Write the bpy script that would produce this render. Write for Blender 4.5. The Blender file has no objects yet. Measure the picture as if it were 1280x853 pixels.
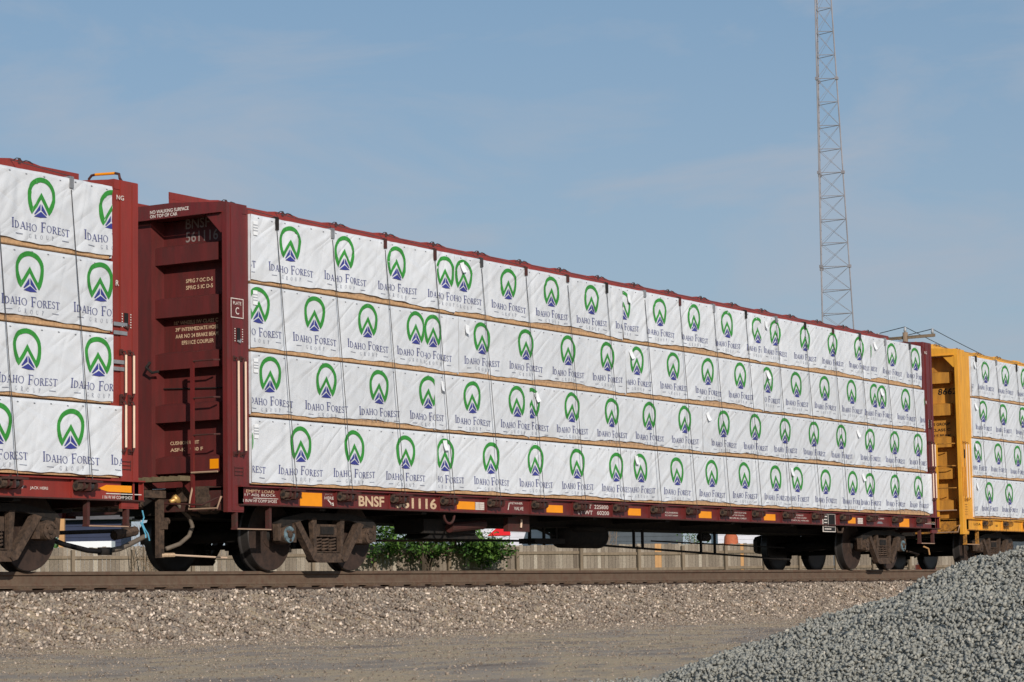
import bpy, bmesh, math, random
import numpy as np
from mathutils import Vector, Matrix

# ------------------------------------------------------------------ camera, sky, sun, exposure
scene = bpy.context.scene
col = scene.collection
F_PX, CAM = 3087.07, Vector((-25.2407, -20.0926, -0.3271))
YAW, PITCH, ROLL = 0.549847, 0.101516, -0.017004
fw = Vector((math.cos(PITCH) * math.cos(YAW), math.cos(PITCH) * math.sin(YAW), math.sin(PITCH)))
rt = Vector((math.sin(YAW), -math.cos(YAW), 0)); up = rt.cross(fw)
rt2 = rt * math.cos(ROLL) + up * math.sin(ROLL); up2 = up * math.cos(ROLL) - rt * math.sin(ROLL)
cam_d = bpy.data.cameras.new('camera'); cam_o = bpy.data.objects.new('camera', cam_d); col.objects.link(cam_o)
cam_d.sensor_width = 36.0; cam_d.lens = F_PX / 1280 * 36.0
cam_d.clip_start = 0.1; cam_d.clip_end = 6000
m = Matrix.Identity(4)
for i in range(3):
    m[i][0] = rt2[i]; m[i][1] = up2[i]; m[i][2] = -fw[i]; m[i][3] = CAM[i]
cam_o.matrix_world = m
cam_d.dof.use_dof = True; cam_d.dof.focus_distance = 34.0; cam_d.dof.aperture_fstop = 20.0
scene.camera = cam_o

SUN_EL = math.radians(21.5)
SUN_TO = Vector((-0.655 * math.cos(SUN_EL), -0.756 * math.cos(SUN_EL), math.sin(SUN_EL))).normalized()
world = bpy.data.worlds.new('World'); scene.world = world; world.use_nodes = True
wn = world.node_tree; wn.nodes.clear()
def N(nt, t, **kw):
    n = nt.nodes.new(t)
    for k, v in kw.items():
        if k.startswith('i_'):
            n.inputs[k[2:].replace('_', ' ')].default_value = v
        else: setattr(n, k, v)
    return n
out = N(wn, 'ShaderNodeOutputWorld'); bg = N(wn, 'ShaderNodeBackground'); sky = N(wn, 'ShaderNodeTexSky')
sky.sky_type = 'NISHITA'; sky.sun_disc = False
sky.sun_elevation = SUN_EL; sky.sun_rotation = math.atan2(SUN_TO.x, SUN_TO.y)
sky.air_density = 1.0; sky.dust_density = 0.6; sky.ozone_density = 2.2
bg.inputs['Strength'].default_value = 0.085
tcw = N(wn, 'ShaderNodeTexCoord'); mp = N(wn, 'ShaderNodeMapping')
mp.inputs['Rotation'].default_value = (0.1, 0.25, 0.5); mp.inputs['Scale'].default_value = (4, 4, 13)
n1 = N(wn, 'ShaderNodeTexNoise'); n1.inputs['Scale'].default_value = 1.6; n1.inputs['Detail'].default_value = 7; n1.inputs['Roughness'].default_value = 0.6
n1.inputs['Distortion'].default_value = 0.5
mr = N(wn, 'ShaderNodeMapRange'); mr.inputs['From Min'].default_value = 0.46; mr.inputs['From Max'].default_value = 0.72; mr.inputs['To Min'].default_value = 0.0; mr.inputs['To Max'].default_value = 0.62
# low veil of thin cloud that thickens towards the horizon
sep = N(wn, 'ShaderNodeSeparateXYZ'); mr2 = N(wn, 'ShaderNodeMapRange')
mr2.inputs['From Min'].default_value = 0.06; mr2.inputs['From Max'].default_value = 0.24; mr2.inputs['To Min'].default_value = 0.42; mr2.inputs['To Max'].default_value = 0.0
ad = N(wn, 'ShaderNodeMath', operation='ADD'); ad.use_clamp = True
mix = N(wn, 'ShaderNodeMix', data_type='RGBA'); mix.inputs[7].default_value = (5.2, 5.75, 6.7, 1)
veil = N(wn, 'ShaderNodeMix', data_type='RGBA'); veil.inputs[0].default_value = 0.5; veil.inputs[7].default_value = (3.2, 5.1, 7.35, 1)
L = wn.links.new
L(tcw.outputs['Generated'], mp.inputs['Vector']); L(mp.outputs[0], n1.inputs['Vector']); L(n1.outputs['Fac'], mr.inputs['Value'])
L(tcw.outputs['Generated'], sep.inputs[0]); L(sep.outputs['Z'], mr2.inputs['Value'])
L(mr.outputs[0], ad.inputs[0]); L(mr2.outputs[0], ad.inputs[1])
L(ad.outputs[0], mix.inputs[0]); L(sky.outputs[0], veil.inputs[6]); L(veil.outputs[2], mix.inputs[6]); L(mix.outputs[2], bg.inputs['Color']); L(bg.outputs[0], out.inputs['Surface'])
sun_d = bpy.data.lights.new('sun', 'SUN'); sun_d.energy = 4.0; sun_d.angle = math.radians(0.53); sun_d.color = (1.0, 0.945, 0.87)
sun_o = bpy.data.objects.new('sun', sun_d); col.objects.link(sun_o)
sun_o.rotation_euler = (-SUN_TO).to_track_quat('-Z', 'Y').to_euler(); sun_o.location = (-30, -30, 40)
scene.view_settings.view_transform = 'Standard'; scene.view_settings.look = 'None'
scene.view_settings.exposure = -0.12; scene.view_settings.gamma = 1.0

random.seed(7); RNG = np.random.default_rng(11)

# ------------------------------------------------------------------ materials
def srgb(r, g, b):
    f = lambda c: (c / 255 / 12.92) if c <= 10 else ((c / 255 + 0.055) / 1.055) ** 2.4
    return (f(r), f(g), f(b), 1)
def material(name, base, rough=0.6, metal=0.0, var=0.25, scale=3.0, dirt=None, dirt_amt=0.0, bump=0.0, bscale=40.0, streak=False, spec=0.4):
    mt = bpy.data.materials.new(name); mt.use_nodes = True; nt = mt.node_tree
    b = nt.nodes['Principled BSDF']; b.inputs['Roughness'].default_value = rough; b.inputs['Metallic'].default_value = metal
    b.inputs['Specular IOR Level'].default_value = spec
    tc = N(nt, 'ShaderNodeTexCoord'); mpn = N(nt, 'ShaderNodeMapping')
    nt.links.new(tc.outputs['Object'], mpn.inputs['Vector'])
    if streak: mpn.inputs['Scale'].default_value = (3, 3, 0.5)
    no = N(nt, 'ShaderNodeTexNoise'); no.inputs['Scale'].default_value = scale; no.inputs['Detail'].default_value = 8; no.inputs['Roughness'].default_value = 0.65
    nt.links.new(mpn.outputs[0], no.inputs['Vector'])
    r = N(nt, 'ShaderNodeMapRange'); r.inputs['From Min'].default_value = 0.3; r.inputs['From Max'].default_value = 0.7
    r.inputs['To Min'].default_value = 1 - var; r.inputs['To Max'].default_value = 1 + var
    nt.links.new(no.outputs['Fac'], r.inputs['Value'])
    mu = N(nt, 'ShaderNodeMix', data_type='RGBA', blend_type='MULTIPLY'); mu.inputs[0].default_value = 1.0
    mu.inputs[6].default_value = base; nt.links.new(r.outputs[0], mu.inputs[7])
    last = mu.outputs[2]
    if dirt:
        n2 = N(nt, 'ShaderNodeTexNoise'); n2.inputs['Scale'].default_value = scale * 2.3; n2.inputs['Detail'].default_value = 10; n2.inputs['Roughness'].default_value = 0.7
        nt.links.new(mpn.outputs[0], n2.inputs['Vector'])
        r2 = N(nt, 'ShaderNodeMapRange'); r2.inputs['From Min'].default_value = 0.44; r2.inputs['From Max'].default_value = 0.64
        r2.inputs['To Max'].default_value = dirt_amt
        nt.links.new(n2.outputs['Fac'], r2.inputs['Value'])
        mx = N(nt, 'ShaderNodeMix', data_type='RGBA'); mx.inputs[7].default_value = dirt
        nt.links.new(r2.outputs[0], mx.inputs[0]); nt.links.new(last, mx.inputs[6]); last = mx.outputs[2]
    nt.links.new(last, b.inputs['Base Color'])
    if bump:
        n3 = N(nt, 'ShaderNodeTexNoise'); n3.inputs['Scale'].default_value = bscale; n3.inputs['Detail'].default_value = 6
        nt.links.new(tc.outputs['Object'], n3.inputs['Vector'])
        bp = N(nt, 'ShaderNodeBump'); bp.inputs['Strength'].default_value = bump; bp.inputs['Distance'].default_value = 0.02
        nt.links.new(n3.outputs['Fac'], bp.inputs['Height']); nt.links.new(bp.outputs[0], b.inputs['Normal'])
    return mt
def wrap_material(name, base, trans=0.0, rough=0.42):
    """woven plastic wrap: long soft creases from stretched noise used as bump"""
    mt = bpy.data.materials.new(name); mt.use_nodes = True; nt = mt.node_tree; b = nt.nodes['Principled BSDF']
    b.inputs['Roughness'].default_value = rough; b.inputs['Specular IOR Level'].default_value = 0.35
    tc = N(nt, 'ShaderNodeTexCoord'); prev = None
    for rot, sc, dist, amt, det in ((0.6, (1.1, 1, 5.5), 0.5, 0.014, 1), (-0.4, (0.7, 1, 4.0), 0.8, 0.012, 1), (1.35, (0.5, 1, 6.0), 0.4, 0.004, 1), (0.1, (9, 1, 11), 0.4, 0.0005, 2)):
        mp_ = N(nt, 'ShaderNodeMapping'); mp_.inputs['Rotation'].default_value = (0, rot, 0); mp_.inputs['Scale'].default_value = (1, 1, 1)
        mp2 = N(nt, 'ShaderNodeMapping'); mp2.inputs['Scale'].default_value = sc
        no = N(nt, 'ShaderNodeTexNoise'); no.inputs['Scale'].default_value = 0.8; no.inputs['Detail'].default_value = det
        no.inputs['Distortion'].default_value = dist
        nt.links.new(tc.outputs['Object'], mp_.inputs['Vector']); nt.links.new(mp_.outputs[0], mp2.inputs['Vector']); nt.links.new(mp2.outputs[0], no.inputs['Vector'])
        a = N(nt, 'ShaderNodeMath', operation='SUBTRACT'); a.inputs[1].default_value = 0.5; nt.links.new(no.outputs['Fac'], a.inputs[0])
        ab = N(nt, 'ShaderNodeMath', operation='ABSOLUTE'); nt.links.new(a.outputs[0], ab.inputs[0])
        mu = N(nt, 'ShaderNodeMath', operation='MULTIPLY'); mu.inputs[1].default_value = amt * 4; nt.links.new(ab.outputs[0], mu.inputs[0])
        if prev is not None:
            s = N(nt, 'ShaderNodeMath', operation='ADD'); nt.links.new(prev, s.inputs[0]); nt.links.new(mu.outputs[0], s.inputs[1]); prev = s.outputs[0]
        else: prev = mu.outputs[0]
    bp = N(nt, 'ShaderNodeBump'); bp.inputs['Strength'].default_value = 0.8; bp.inputs['Distance'].default_value = 1.0
    nt.links.new(prev, bp.inputs['Height']); nt.links.new(bp.outputs[0], b.inputs['Normal'])
    dn = N(nt, 'ShaderNodeTexNoise'); dn.inputs['Scale'].default_value = 1.7; dn.inputs['Detail'].default_value = 7
    nt.links.new(tc.outputs['Object'], dn.inputs['Vector'])
    r = N(nt, 'ShaderNodeMapRange'); r.inputs['From Min'].default_value = 0.35; r.inputs['From Max'].default_value = 0.75; r.inputs['To Min'].default_value = 1.0; r.inputs['To Max'].default_value = 0.90
    nt.links.new(dn.outputs['Fac'], r.inputs['Value'])
    mx = N(nt, 'ShaderNodeMix', data_type='RGBA', blend_type='MULTIPLY'); mx.inputs[0].default_value = 1; mx.inputs[6].default_value = base
    oi = N(nt, 'ShaderNodeObjectInfo'); orr = N(nt, 'ShaderNodeMapRange'); orr.inputs['To Min'].default_value = 0.93; orr.inputs['To Max'].default_value = 1.04
    nt.links.new(oi.outputs['Random'], orr.inputs['Value']); om = N(nt, 'ShaderNodeMath', operation='MULTIPLY')
    nt.links.new(r.outputs[0], om.inputs[0]); nt.links.new(orr.outputs[0], om.inputs[1])
    nt.links.new(om.outputs[0], mx.inputs[7]); nt.links.new(mx.outputs[2], b.inputs['Base Color'])
    return mt
def island_material(name, ramp, rough=0.85, dust=None):
    """each loose stone / leaf / picket takes its own colour"""
    mt = bpy.data.materials.new(name); mt.use_nodes = True; nt = mt.node_tree; b = nt.nodes['Principled BSDF']
    b.inputs['Roughness'].default_value = rough; b.inputs['Specular IOR Level'].default_value = 0.25
    g = N(nt, 'ShaderNodeNewGeometry'); cr = N(nt, 'ShaderNodeValToRGB'); nt.links.new(g.outputs['Random Per Island'], cr.inputs['Fac'])
    e = cr.color_ramp.elements
    while len(e) < len(ramp): e.new(0.5)
    for el, (p, c) in zip(e, ramp): el.position = p; el.color = c
    tc = N(nt, 'ShaderNodeTexCoord'); no = N(nt, 'ShaderNodeTexNoise'); no.inputs['Scale'].default_value = 30; no.inputs['Detail'].default_value = 5
    nt.links.new(tc.outputs['Object'], no.inputs['Vector'])
    r = N(nt, 'ShaderNodeMapRange'); r.inputs['From Min'].default_value = 0.3; r.inputs['From Max'].default_value = 0.7; r.inputs['To Min'].default_value = 0.78; r.inputs['To Max'].default_value = 1.2
    nt.links.new(no.outputs['Fac'], r.inputs['Value'])
    mx = N(nt, 'ShaderNodeMix', data_type='RGBA', blend_type='MULTIPLY'); mx.inputs[0].default_value = 1
    nt.links.new(cr.outputs[0], mx.inputs[6]); nt.links.new(r.outputs[0], mx.inputs[7]); nt.links.new(mx.outputs[2], b.inputs['Base Color'])
    return mt
M = {}
RUST = srgb(92, 60, 42); GRIME = srgb(60, 48, 42)
M['red'] = material('oxide_red_paint', srgb(106, 38, 37), 0.45, var=0.2, scale=1.8, dirt=srgb(80, 46, 40), dirt_amt=0.65, streak=True, bump=0.05, bscale=30)
M['red_dirty'] = material('grimy_oxide_red_steel', srgb(74, 36, 32), 0.7, var=0.3, scale=6, dirt=srgb(62, 46, 38), dirt_amt=0.9, bump=0.15)
M['red_bright'] = material('sun_faded_red_paint', srgb(136, 48, 40), 0.5, var=0.2, scale=1.5, dirt=srgb(112, 56, 46), dirt_amt=0.4, streak=True)
M['red_end'] = material('dark_oxide_red_paint', srgb(96, 36, 34), 0.6, var=0.2, scale=1.6, dirt=srgb(66, 38, 34), dirt_amt=0.5, streak=True)  # darker red for the bulkhead sheet, centre post and ribs
M['yellow_end'] = material('shaded_yellow_paint', srgb(196, 136, 52), 0.6, var=0.16, scale=1.6, dirt=srgb(130, 88, 46), dirt_amt=0.5, streak=True)  # darker yellow with the bulkhead's shade painted in
M['steptan'] = material('worn_tan_step_edge', srgb(168, 138, 114), 0.6, var=0.2)
M['yellow'] = material('yellow_paint', srgb(226, 160, 52), 0.5, var=0.12, scale=1.5, dirt=srgb(170, 112, 50), dirt_amt=0.45, streak=True)
M['yellow_dirty'] = material('grimy_yellow_steel', srgb(176, 120, 44), 0.7, var=0.3, scale=6, dirt=srgb(80, 60, 40), dirt_amt=0.9)
M['black'] = material('black_grime_and_shade', srgb(28, 25, 23), 0.85, var=0.3, scale=5, dirt=srgb(52, 42, 34), dirt_amt=0.6)  # grime; on the trucks it also paints in shade
M['cast'] = material('rust_brown_cast_steel', srgb(84, 66, 53), 0.85, var=0.45, scale=9, dirt=srgb(36, 29, 25), dirt_amt=0.8, bump=0.3)
M['wheel'] = material('wheel_steel', srgb(64, 48, 40), 0.75, var=0.25, scale=5, dirt=srgb(40, 32, 28), dirt_amt=0.8)
M['tread'] = material('polished_tread_steel', srgb(64, 60, 58), 0.4, 0.5, var=0.1)
M['rail'] = material('rusty_rail_steel', srgb(104, 86, 70), 0.8, var=0.15, scale=4, dirt=srgb(92, 62, 48), dirt_amt=0.6, streak=False, bump=0.1)
M['railtop'] = material('worn_rail_head', srgb(110, 96, 88), 0.4, 0.5, var=0.15)
M['blue_cap'] = material('pale_blue_enamel', srgb(104, 126, 134), 0.6, var=0.4, scale=14, dirt=GRIME, dirt_amt=0.8)
M['white'] = material('white_stencil_paint', srgb(225, 215, 205), 0.6, var=0.08, dirt=srgb(170, 140, 125), dirt_amt=0.5, scale=14)
M['cream'] = material('cream_number_paint', srgb(214, 184, 150), 0.6, var=0.1, dirt=srgb(150, 110, 88), dirt_amt=0.5, scale=14)
M['greytxt'] = material('shaded_stencil_paint', srgb(140, 126, 120), 0.6, var=0.2, scale=10)  # grey with shade painted in, for the numbers under the top beam
M['blacktxt'] = material('black_stencil_paint', srgb(24, 22, 20), 0.6)
M['orange'] = material('amber_reflective_sheet', srgb(244, 150, 12), 0.35, var=0.06, scale=6)
M['grabwhite'] = material('white_handhold_paint', srgb(226, 196, 170), 0.5, var=0.1)
M['steel'] = material('galvanised_steel', srgb(150, 150, 152), 0.5, 0.4, var=0.2, scale=8)
M['cable'] = material('dark_wire_rope', srgb(72, 70, 70), 0.6, 0.3)
M['olive'] = material('walkway_grating', srgb(112, 98, 74), 0.8, var=0.3, scale=20)
M['rubber'] = material('black_rubber', srgb(26, 24, 25), 0.6, var=0.3)
M['hose'] = material('grey_brown_hose', srgb(104, 92, 80), 0.7, var=0.25, scale=10)
M['cyan'] = material('light_blue_rope', srgb(88, 156, 182), 0.6)
M['brass'] = material('brass_fitting', srgb(190, 150, 90), 0.45, 0.4, var=0.3)
M['wrap'] = wrap_material('white_woven_wrap', (0.70, 0.71, 0.73, 1))
M['green'] = wrap_material('green_print', srgb(56, 142, 56), rough=0.5)
M['blue'] = wrap_material('blue_print', srgb(60, 64, 138), rough=0.5)
M['txt'] = wrap_material('slate_blue_print', srgb(92, 96, 138), rough=0.5)
M['pale'] = wrap_material('pale_grey_print', srgb(140, 143, 156), rough=0.5)
M['staple'] = material('staple_grey', srgb(120, 122, 128), 0.5)  # plain grey of the staples
M['paper'] = material('white_paper', srgb(236, 236, 236), 0.6, var=0.03)
M['papergrey'] = material('grey_barcode_print', srgb(170, 172, 176), 0.6)
M['lumber'] = island_material('sawn_lumber', [(0, srgb(172, 134, 98)), (0.3, srgb(204, 168, 130)), (0.6, srgb(188, 148, 108)), (0.85, srgb(138, 100, 74)), (1, srgb(212, 180, 144))])
M['stone'] = island_material('track_ballast_stone', [(0, srgb(112, 98, 88)), (0.35, srgb(140, 126, 112)), (0.6, srgb(154, 140, 124)), (0.78, srgb(132, 112, 96)), (0.9, srgb(184, 166, 148)), (1, srgb(226, 206, 186))])
M['greystone'] = island_material('fresh_grey_stone', [(0, srgb(130, 128, 120)), (0.4, srgb(148, 146, 137)), (0.75, srgb(158, 155, 145)), (0.95, srgb(138, 137, 130)), (1, srgb(190, 182, 168))])
M['pebble'] = island_material('dusty_pebble', [(0, srgb(110, 98, 86)), (0.5, srgb(146, 130, 114)), (0.85, srgb(160, 144, 128)), (1, srgb(186, 168, 150))])
M['fence'] = island_material('weathered_pickets', [(0, srgb(104, 92, 80)), (0.4, srgb(142, 129, 114)), (0.75, srgb(168, 156, 140)), (1, srgb(118, 104, 90))])
M['fencepost'] = material('weathered_post', srgb(124, 108, 90), 0.85, var=0.25, streak=True)
M['newwood'] = material('new_orange_picket', srgb(190, 144, 96), 0.8, var=0.15)
M['leaf'] = island_material('bright_leaf', [(0, srgb(40, 64, 26)), (0.4, srgb(70, 102, 40)), (0.8, srgb(100, 128, 56)), (1, srgb(52, 78, 36))], 0.55)
M['leafdark'] = island_material('dark_leaf', [(0, srgb(40, 64, 30)), (0.5, srgb(62, 92, 40)), (1, srgb(84, 112, 54))], 0.6)
M['twig'] = material('grey_brown_bark', srgb(132, 112, 92), 0.9, var=0.3)
M['bark'] = material('dark_bark', srgb(78, 66, 54), 0.95, var=0.3, bump=0.4)
M['dryleaf'] = island_material('dry_leaf', [(0, srgb(126, 106, 82)), (0.6, srgb(154, 132, 106)), (1, srgb(110, 116, 70))], 0.8)
M['polewood'] = material('weathered_pole_wood', srgb(140, 118, 98), 0.9, var=0.2, streak=True)
M['porcelain'] = material('white_porcelain', srgb(158, 158, 160), 0.3)
M['towersteel'] = material('tower_steel', srgb(150, 146, 150), 0.6, 0.1, var=0.25, scale=0.6, dirt=srgb(132, 122, 124), dirt_amt=0.4)
M['siding'] = material('off_white_siding', srgb(206, 204, 212), 0.7, var=0.06)
M['slate'] = material('slate_siding', srgb(76, 82, 88), 0.8, var=0.15)
M['navy'] = material('navy_siding', srgb(36, 44, 70), 0.7, var=0.15)
M['shingle'] = material('roof_shingle', srgb(96, 92, 92), 0.9, var=0.2)
M['glassdark'] = material('window_glass', srgb(40, 46, 52), 0.1, var=0.1)
M['trim'] = material('white_trim', srgb(228, 228, 230), 0.6, var=0.03)
M['redcanvas'] = material('red_canvas', srgb(214, 30, 34), 0.6, var=0.08)
M['brick'] = material('terracotta', srgb(178, 96, 64), 0.8, var=0.2, scale=12)
M['conered'] = material('orange_plastic', srgb(224, 88, 30), 0.5, var=0.06)
M['tie'] = material('creosoted_timber', srgb(66, 52, 44), 0.9, var=0.3, bump=0.4)

# ------------------------------------------------------------------ mesh helper
class MB:
    def __init__(s): s.v = []; s.f = []; s.mi = []; s.mats = []
    def slot(s, m):
        if m not in s.mats: s.mats.append(m)
        return s.mats.index(m)
    def add(s, vs, fs, m):
        o = len(s.v); s.v.extend([tuple(v) for v in vs]); k = s.slot(m)
        for f in fs: s.f.append(tuple(i + o for i in f)); s.mi.append(k)
    def box(s, x0, x1, y0, y1, z0, z1, m):
        if x0 > x1: x0, x1 = x1, x0
        if y0 > y1: y0, y1 = y1, y0
        s.add([(x0, y0, z0), (x1, y0, z0), (x1, y1, z0), (x0, y1, z0), (x0, y0, z1), (x1, y0, z1), (x1, y1, z1), (x0, y1, z1)],
              [(0, 3, 2, 1), (4, 5, 6, 7), (0, 1, 5, 4), (1, 2, 6, 5), (2, 3, 7, 6), (3, 0, 4, 7)], m)
    def prism(s, pts, axis, a, b, m):
        """extrude a 2-D outline along an axis: 'y' takes (x,z), 'x' takes (y,z), 'z' takes (x,y)"""
        f = {'y': lambda p, t: (p[0], t, p[1]), 'x': lambda p, t: (t, p[0], p[1]), 'z': lambda p, t: (p[0], p[1], t)}[axis]
        n = len(pts); vs = [f(p, a) for p in pts] + [f(p, b) for p in pts]
        s.add(vs, [tuple(range(n))[::-1], tuple(range(n, 2 * n))] + [(i, (i + 1) % n, n + (i + 1) % n, n + i) for i in range(n)], m)
    def tube(s, pts, r, m, n=8, cap=True):
        pts = [Vector(p) for p in pts]; rs = r if isinstance(r, (list, tuple)) else [r] * len(pts); vs = []; fs = []
        t0 = (pts[1] - pts[0]).normalized(); a = Vector((0, 0, 1)) if abs(t0.z) < 0.9 else Vector((1, 0, 0))
        u = t0.cross(a).normalized()
        for i, p in enumerate(pts):
            t = (pts[min(i + 1, len(pts) - 1)] - pts[max(i - 1, 0)]).normalized()
            u = (u - t * u.dot(t)).normalized(); w = t.cross(u)
            for k in range(n):
                an = 2 * math.pi * k / n; vs.append(p + (u * math.cos(an) + w * math.sin(an)) * rs[i])
        for i in range(len(pts) - 1):
            for k in range(n): fs.append((i * n + k, i * n + (k + 1) % n, (i + 1) * n + (k + 1) % n, (i + 1) * n + k))
        if cap: fs += [tuple(range(n))[::-1], tuple((len(pts) - 1) * n + k for k in range(n))]
        s.add(vs, fs, m)
    def lathe_y(s, cx, cz, prof, m, n=32):
        """prof: (radius, y)"""
        vs = []; fs = []
        for r, y in prof:
            for k in range(n):
                a = 2 * math.pi * k / n; vs.append((cx + r * math.cos(a), y, cz + r * math.sin(a)))
        for i in range(len(prof) - 1):
            for k in range(n): fs.append((i * n + k, i * n + (k + 1) % n, (i + 1) * n + (k + 1) % n, (i + 1) * n + k))
        fs += [tuple(range(n)), tuple((len(prof) - 1) * n + k for k in range(n))[::-1]]
        s.add(vs, fs, m)
    def cyl_x(s, x0, x1, cy, cz, r, m, n=16): s.tube([(x0, cy, cz), (x1, cy, cz)], r, m, n)
    def build(s, name, parent=None, smooth=False):
        me = bpy.data.meshes.new(name); me.from_pydata(s.v, [], s.f)
        for mt in s.mats: me.materials.append(M[mt])
        me.polygons.foreach_set('material_index', s.mi)
        if smooth:
            me.polygons.foreach_set('use_smooth', [True] * len(s.f))
        me.update()
        o = bpy.data.objects.new(name, me); col.objects.link(o)
        if parent is not None: o.parent = parent
        return o
def smooth_angle(o, deg=35):
    me = o.data; bm = bmesh.new(); bm.from_mesh(me)
    bmesh.ops.recalc_face_normals(bm, faces=bm.faces)
    for e in bm.edges:
        if len(e.link_faces) == 2 and e.calc_face_angle(0) > math.radians(deg): e.smooth = False
    for f in bm.faces: f.smooth = True
    bm.to_mesh(me); bm.free(); return o
def empty(name, loc=(0, 0, 0)):
    o = bpy.data.objects.new(name, None); o.location = loc; o.empty_display_size = 0.3; col.objects.link(o); return o
def tag(o, label, cat, group=None, kind=None):
    if label: o['label'] = label
    if cat: o['category'] = cat
    if group: o['group'] = group
    if kind: o['kind'] = kind
    return o

# sans lettering from the built-in font
_tc = {}
def glyphs(txt, bold=0.02):
    k = (txt, bold)
    if k not in _tc:
        cu = bpy.data.curves.new('lettering', 'FONT'); cu.body = txt; cu.size = 1; cu.offset = bold; cu.resolution_u = 3; cu.fill_mode = 'FRONT'
        ob = bpy.data.objects.new('lettering', cu); me = bpy.data.meshes.new_from_object(ob)
        vs = np.array([v.co[:2] for v in me.vertices]); fs = [tuple(p.vertices) for p in me.polygons]
        bpy.data.objects.remove(ob); bpy.data.meshes.remove(me); bpy.data.curves.remove(cu)
        mn = vs.min(0); mx = vs.max(0); vs = (vs - mn) / (mx - mn); _tc[k] = (vs, fs)
    return _tc[k]
def letter(mb, txt, org, u, v, w, h, m, bold=0.02):
    """lettering w wide and h tall; org is its lower left corner, u and v are the across and up directions"""
    vs, fs = glyphs(txt, bold); org = Vector(org); u = Vector(u); v = Vector(v)
    mb.add([org + u * (a * w) + v * (b * h) for a, b in vs], fs, m)
XU, ZU = (1, 0, 0), (0, 0, 1)
def side_text(mb, txt, x0, x1, z0, z1, m='white', y=-1.3735, bold=0.008): letter(mb, txt, (x0, y, z0), XU, ZU, x1 - x0, z1 - z0, m, bold)
def end_text(mb, txt, y0, y1, z0, z1, x, m='white', bold=0.02): letter(mb, txt, (x, y0, z0), (0, -1, 0), ZU, abs(y1 - y0), z1 - z0, m, bold)

# ------------------------------------------------------------------ serif lettering and emblem printed on the wraps
def q(p0, p1, w0, w1=None):
    """a straight stroke with horizontal width"""
    w1 = w0 if w1 is None else w1
    return [(p0[0] - w0 / 2, p0[1]), (p0[0] + w0 / 2, p0[1]), (p1[0] + w1 / 2, p1[1]), (p1[0] - w1 / 2, p1[1])]
def hq(x0, x1, y, t): return [(x0, y - t / 2), (x1, y - t / 2), (x1, y + t / 2), (x0, y + t / 2)]
def arc(cx, cy, rx, ry, a0, a1, wx, wy, n=12):
    r = []
    for i in range(n):
        A = [math.radians(a0 + (a1 - a0) * (i + j) / n) for j in (0, 1)]
        r.append([(cx + rx * math.cos(A[0]), cy + ry * math.sin(A[0])), (cx + rx * math.cos(A[1]), cy + ry * math.sin(A[1])),
                  (cx + (rx - wx) * math.cos(A[1]), cy + (ry - wy) * math.sin(A[1])), (cx + (rx - wx) * math.cos(A[0]), cy + (ry - wy) * math.sin(A[0]))])
    return r
ST, TH, SR = 0.155, 0.066, 0.06
def stem(x): return [q((x, 0), (x, 1), ST), hq(x - .14, x + .14, SR / 2, SR), hq(x - .14, x + .14, 1 - SR / 2, SR)]
GL = {
 'I': (0.34, stem(.17)),
 'D': (0.86, stem(.16) + arc(.22, .5, .58, .5, -90, 90, .15, .06)),
 'A': (0.86, [q((.12, 0), (.42, 1), TH), q((.72, 0), (.42, 1), ST), hq(.22, .60, .34, TH), hq(0, .26, SR / 2, SR), hq(.56, .88, SR / 2, SR)]),
 'H': (0.92, stem(.17) + stem(.75) + [hq(.17, .75, .5, TH)]),
 'O': (0.94, arc(.46, .5, .44, .5, 0, 360, .13, .05, 20)),
 'F': (0.66, stem(.16) + [hq(.2, .62, 1 - TH / 2, TH), hq(.2, .48, .52, TH), q((.60, .78), (.60, 1), .05), q((.47, .40), (.47, .64), .04)]),
 'R': (0.78, stem(.16) + arc(.24, .75, .38, .25, -90, 90, .14, .05) + [q((.66, 0), (.36, .5), ST), hq(.60, .82, SR / 2, SR)]),
 'E': (0.70, stem(.16) + [hq(.2, .62, 1 - TH / 2, TH), hq(.2, .66, TH / 2, TH), hq(.2, .48, .52, TH), q((.60, .80), (.60, 1), .05), q((.64, 0), (.64, .22), .05), q((.47, .40), (.47, .64), .04)]),
 'S': (0.58, arc(.29, .75, .24, .25, 20, 270, .11, .07, 9) + arc(.27, .26, .26, .26, 90, -160, .12, .07, 9)),
 'T': (0.74, [q((.37, 0), (.37, 1), ST), hq(.23, .51, SR / 2, SR), hq(.02, .72, 1 - TH / 2, TH), q((.04, .80), (.04, 1), .05), q((.70, .80), (.70, 1), .05)]),
 'G': (0.88, arc(.46, .5, .44, .5, 40, 330, .12, .05, 16) + [q((.78, .08), (.78, .45), .12)]),
 'U': (0.86, [q((.16, .3), (.16, 1), ST), q((.70, .3), (.70, 1), TH)] + arc(.43, .32, .345, .32, 180, 360, .12, .07, 9)),
 'P': (0.70, stem(.16) + arc(.24, .72, .38, .28, -90, 90, .14, .05)),
}
def word(txt, x, z, sizes, sp=0.0):
    r = []
    for ch, s in zip(txt, sizes):
        if ch == ' ': x += s * 0.45; continue
        w, ps = GL[ch]
        for p in ps: r.append([(x + a * s * .78, z + b * s) for a, b in p])
        x += w * s * .78 + sp
    return r, x
def fit(txt, x0, x1, z, sizes, sp=0.0):
    _, e = word(txt, 0, 0, sizes, sp); k = (x1 - x0) / e; r, _ = word(txt, 0, 0, sizes, sp)
    return [[(x0 + a * k, z + b) for a, b in p] for p in r]
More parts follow.
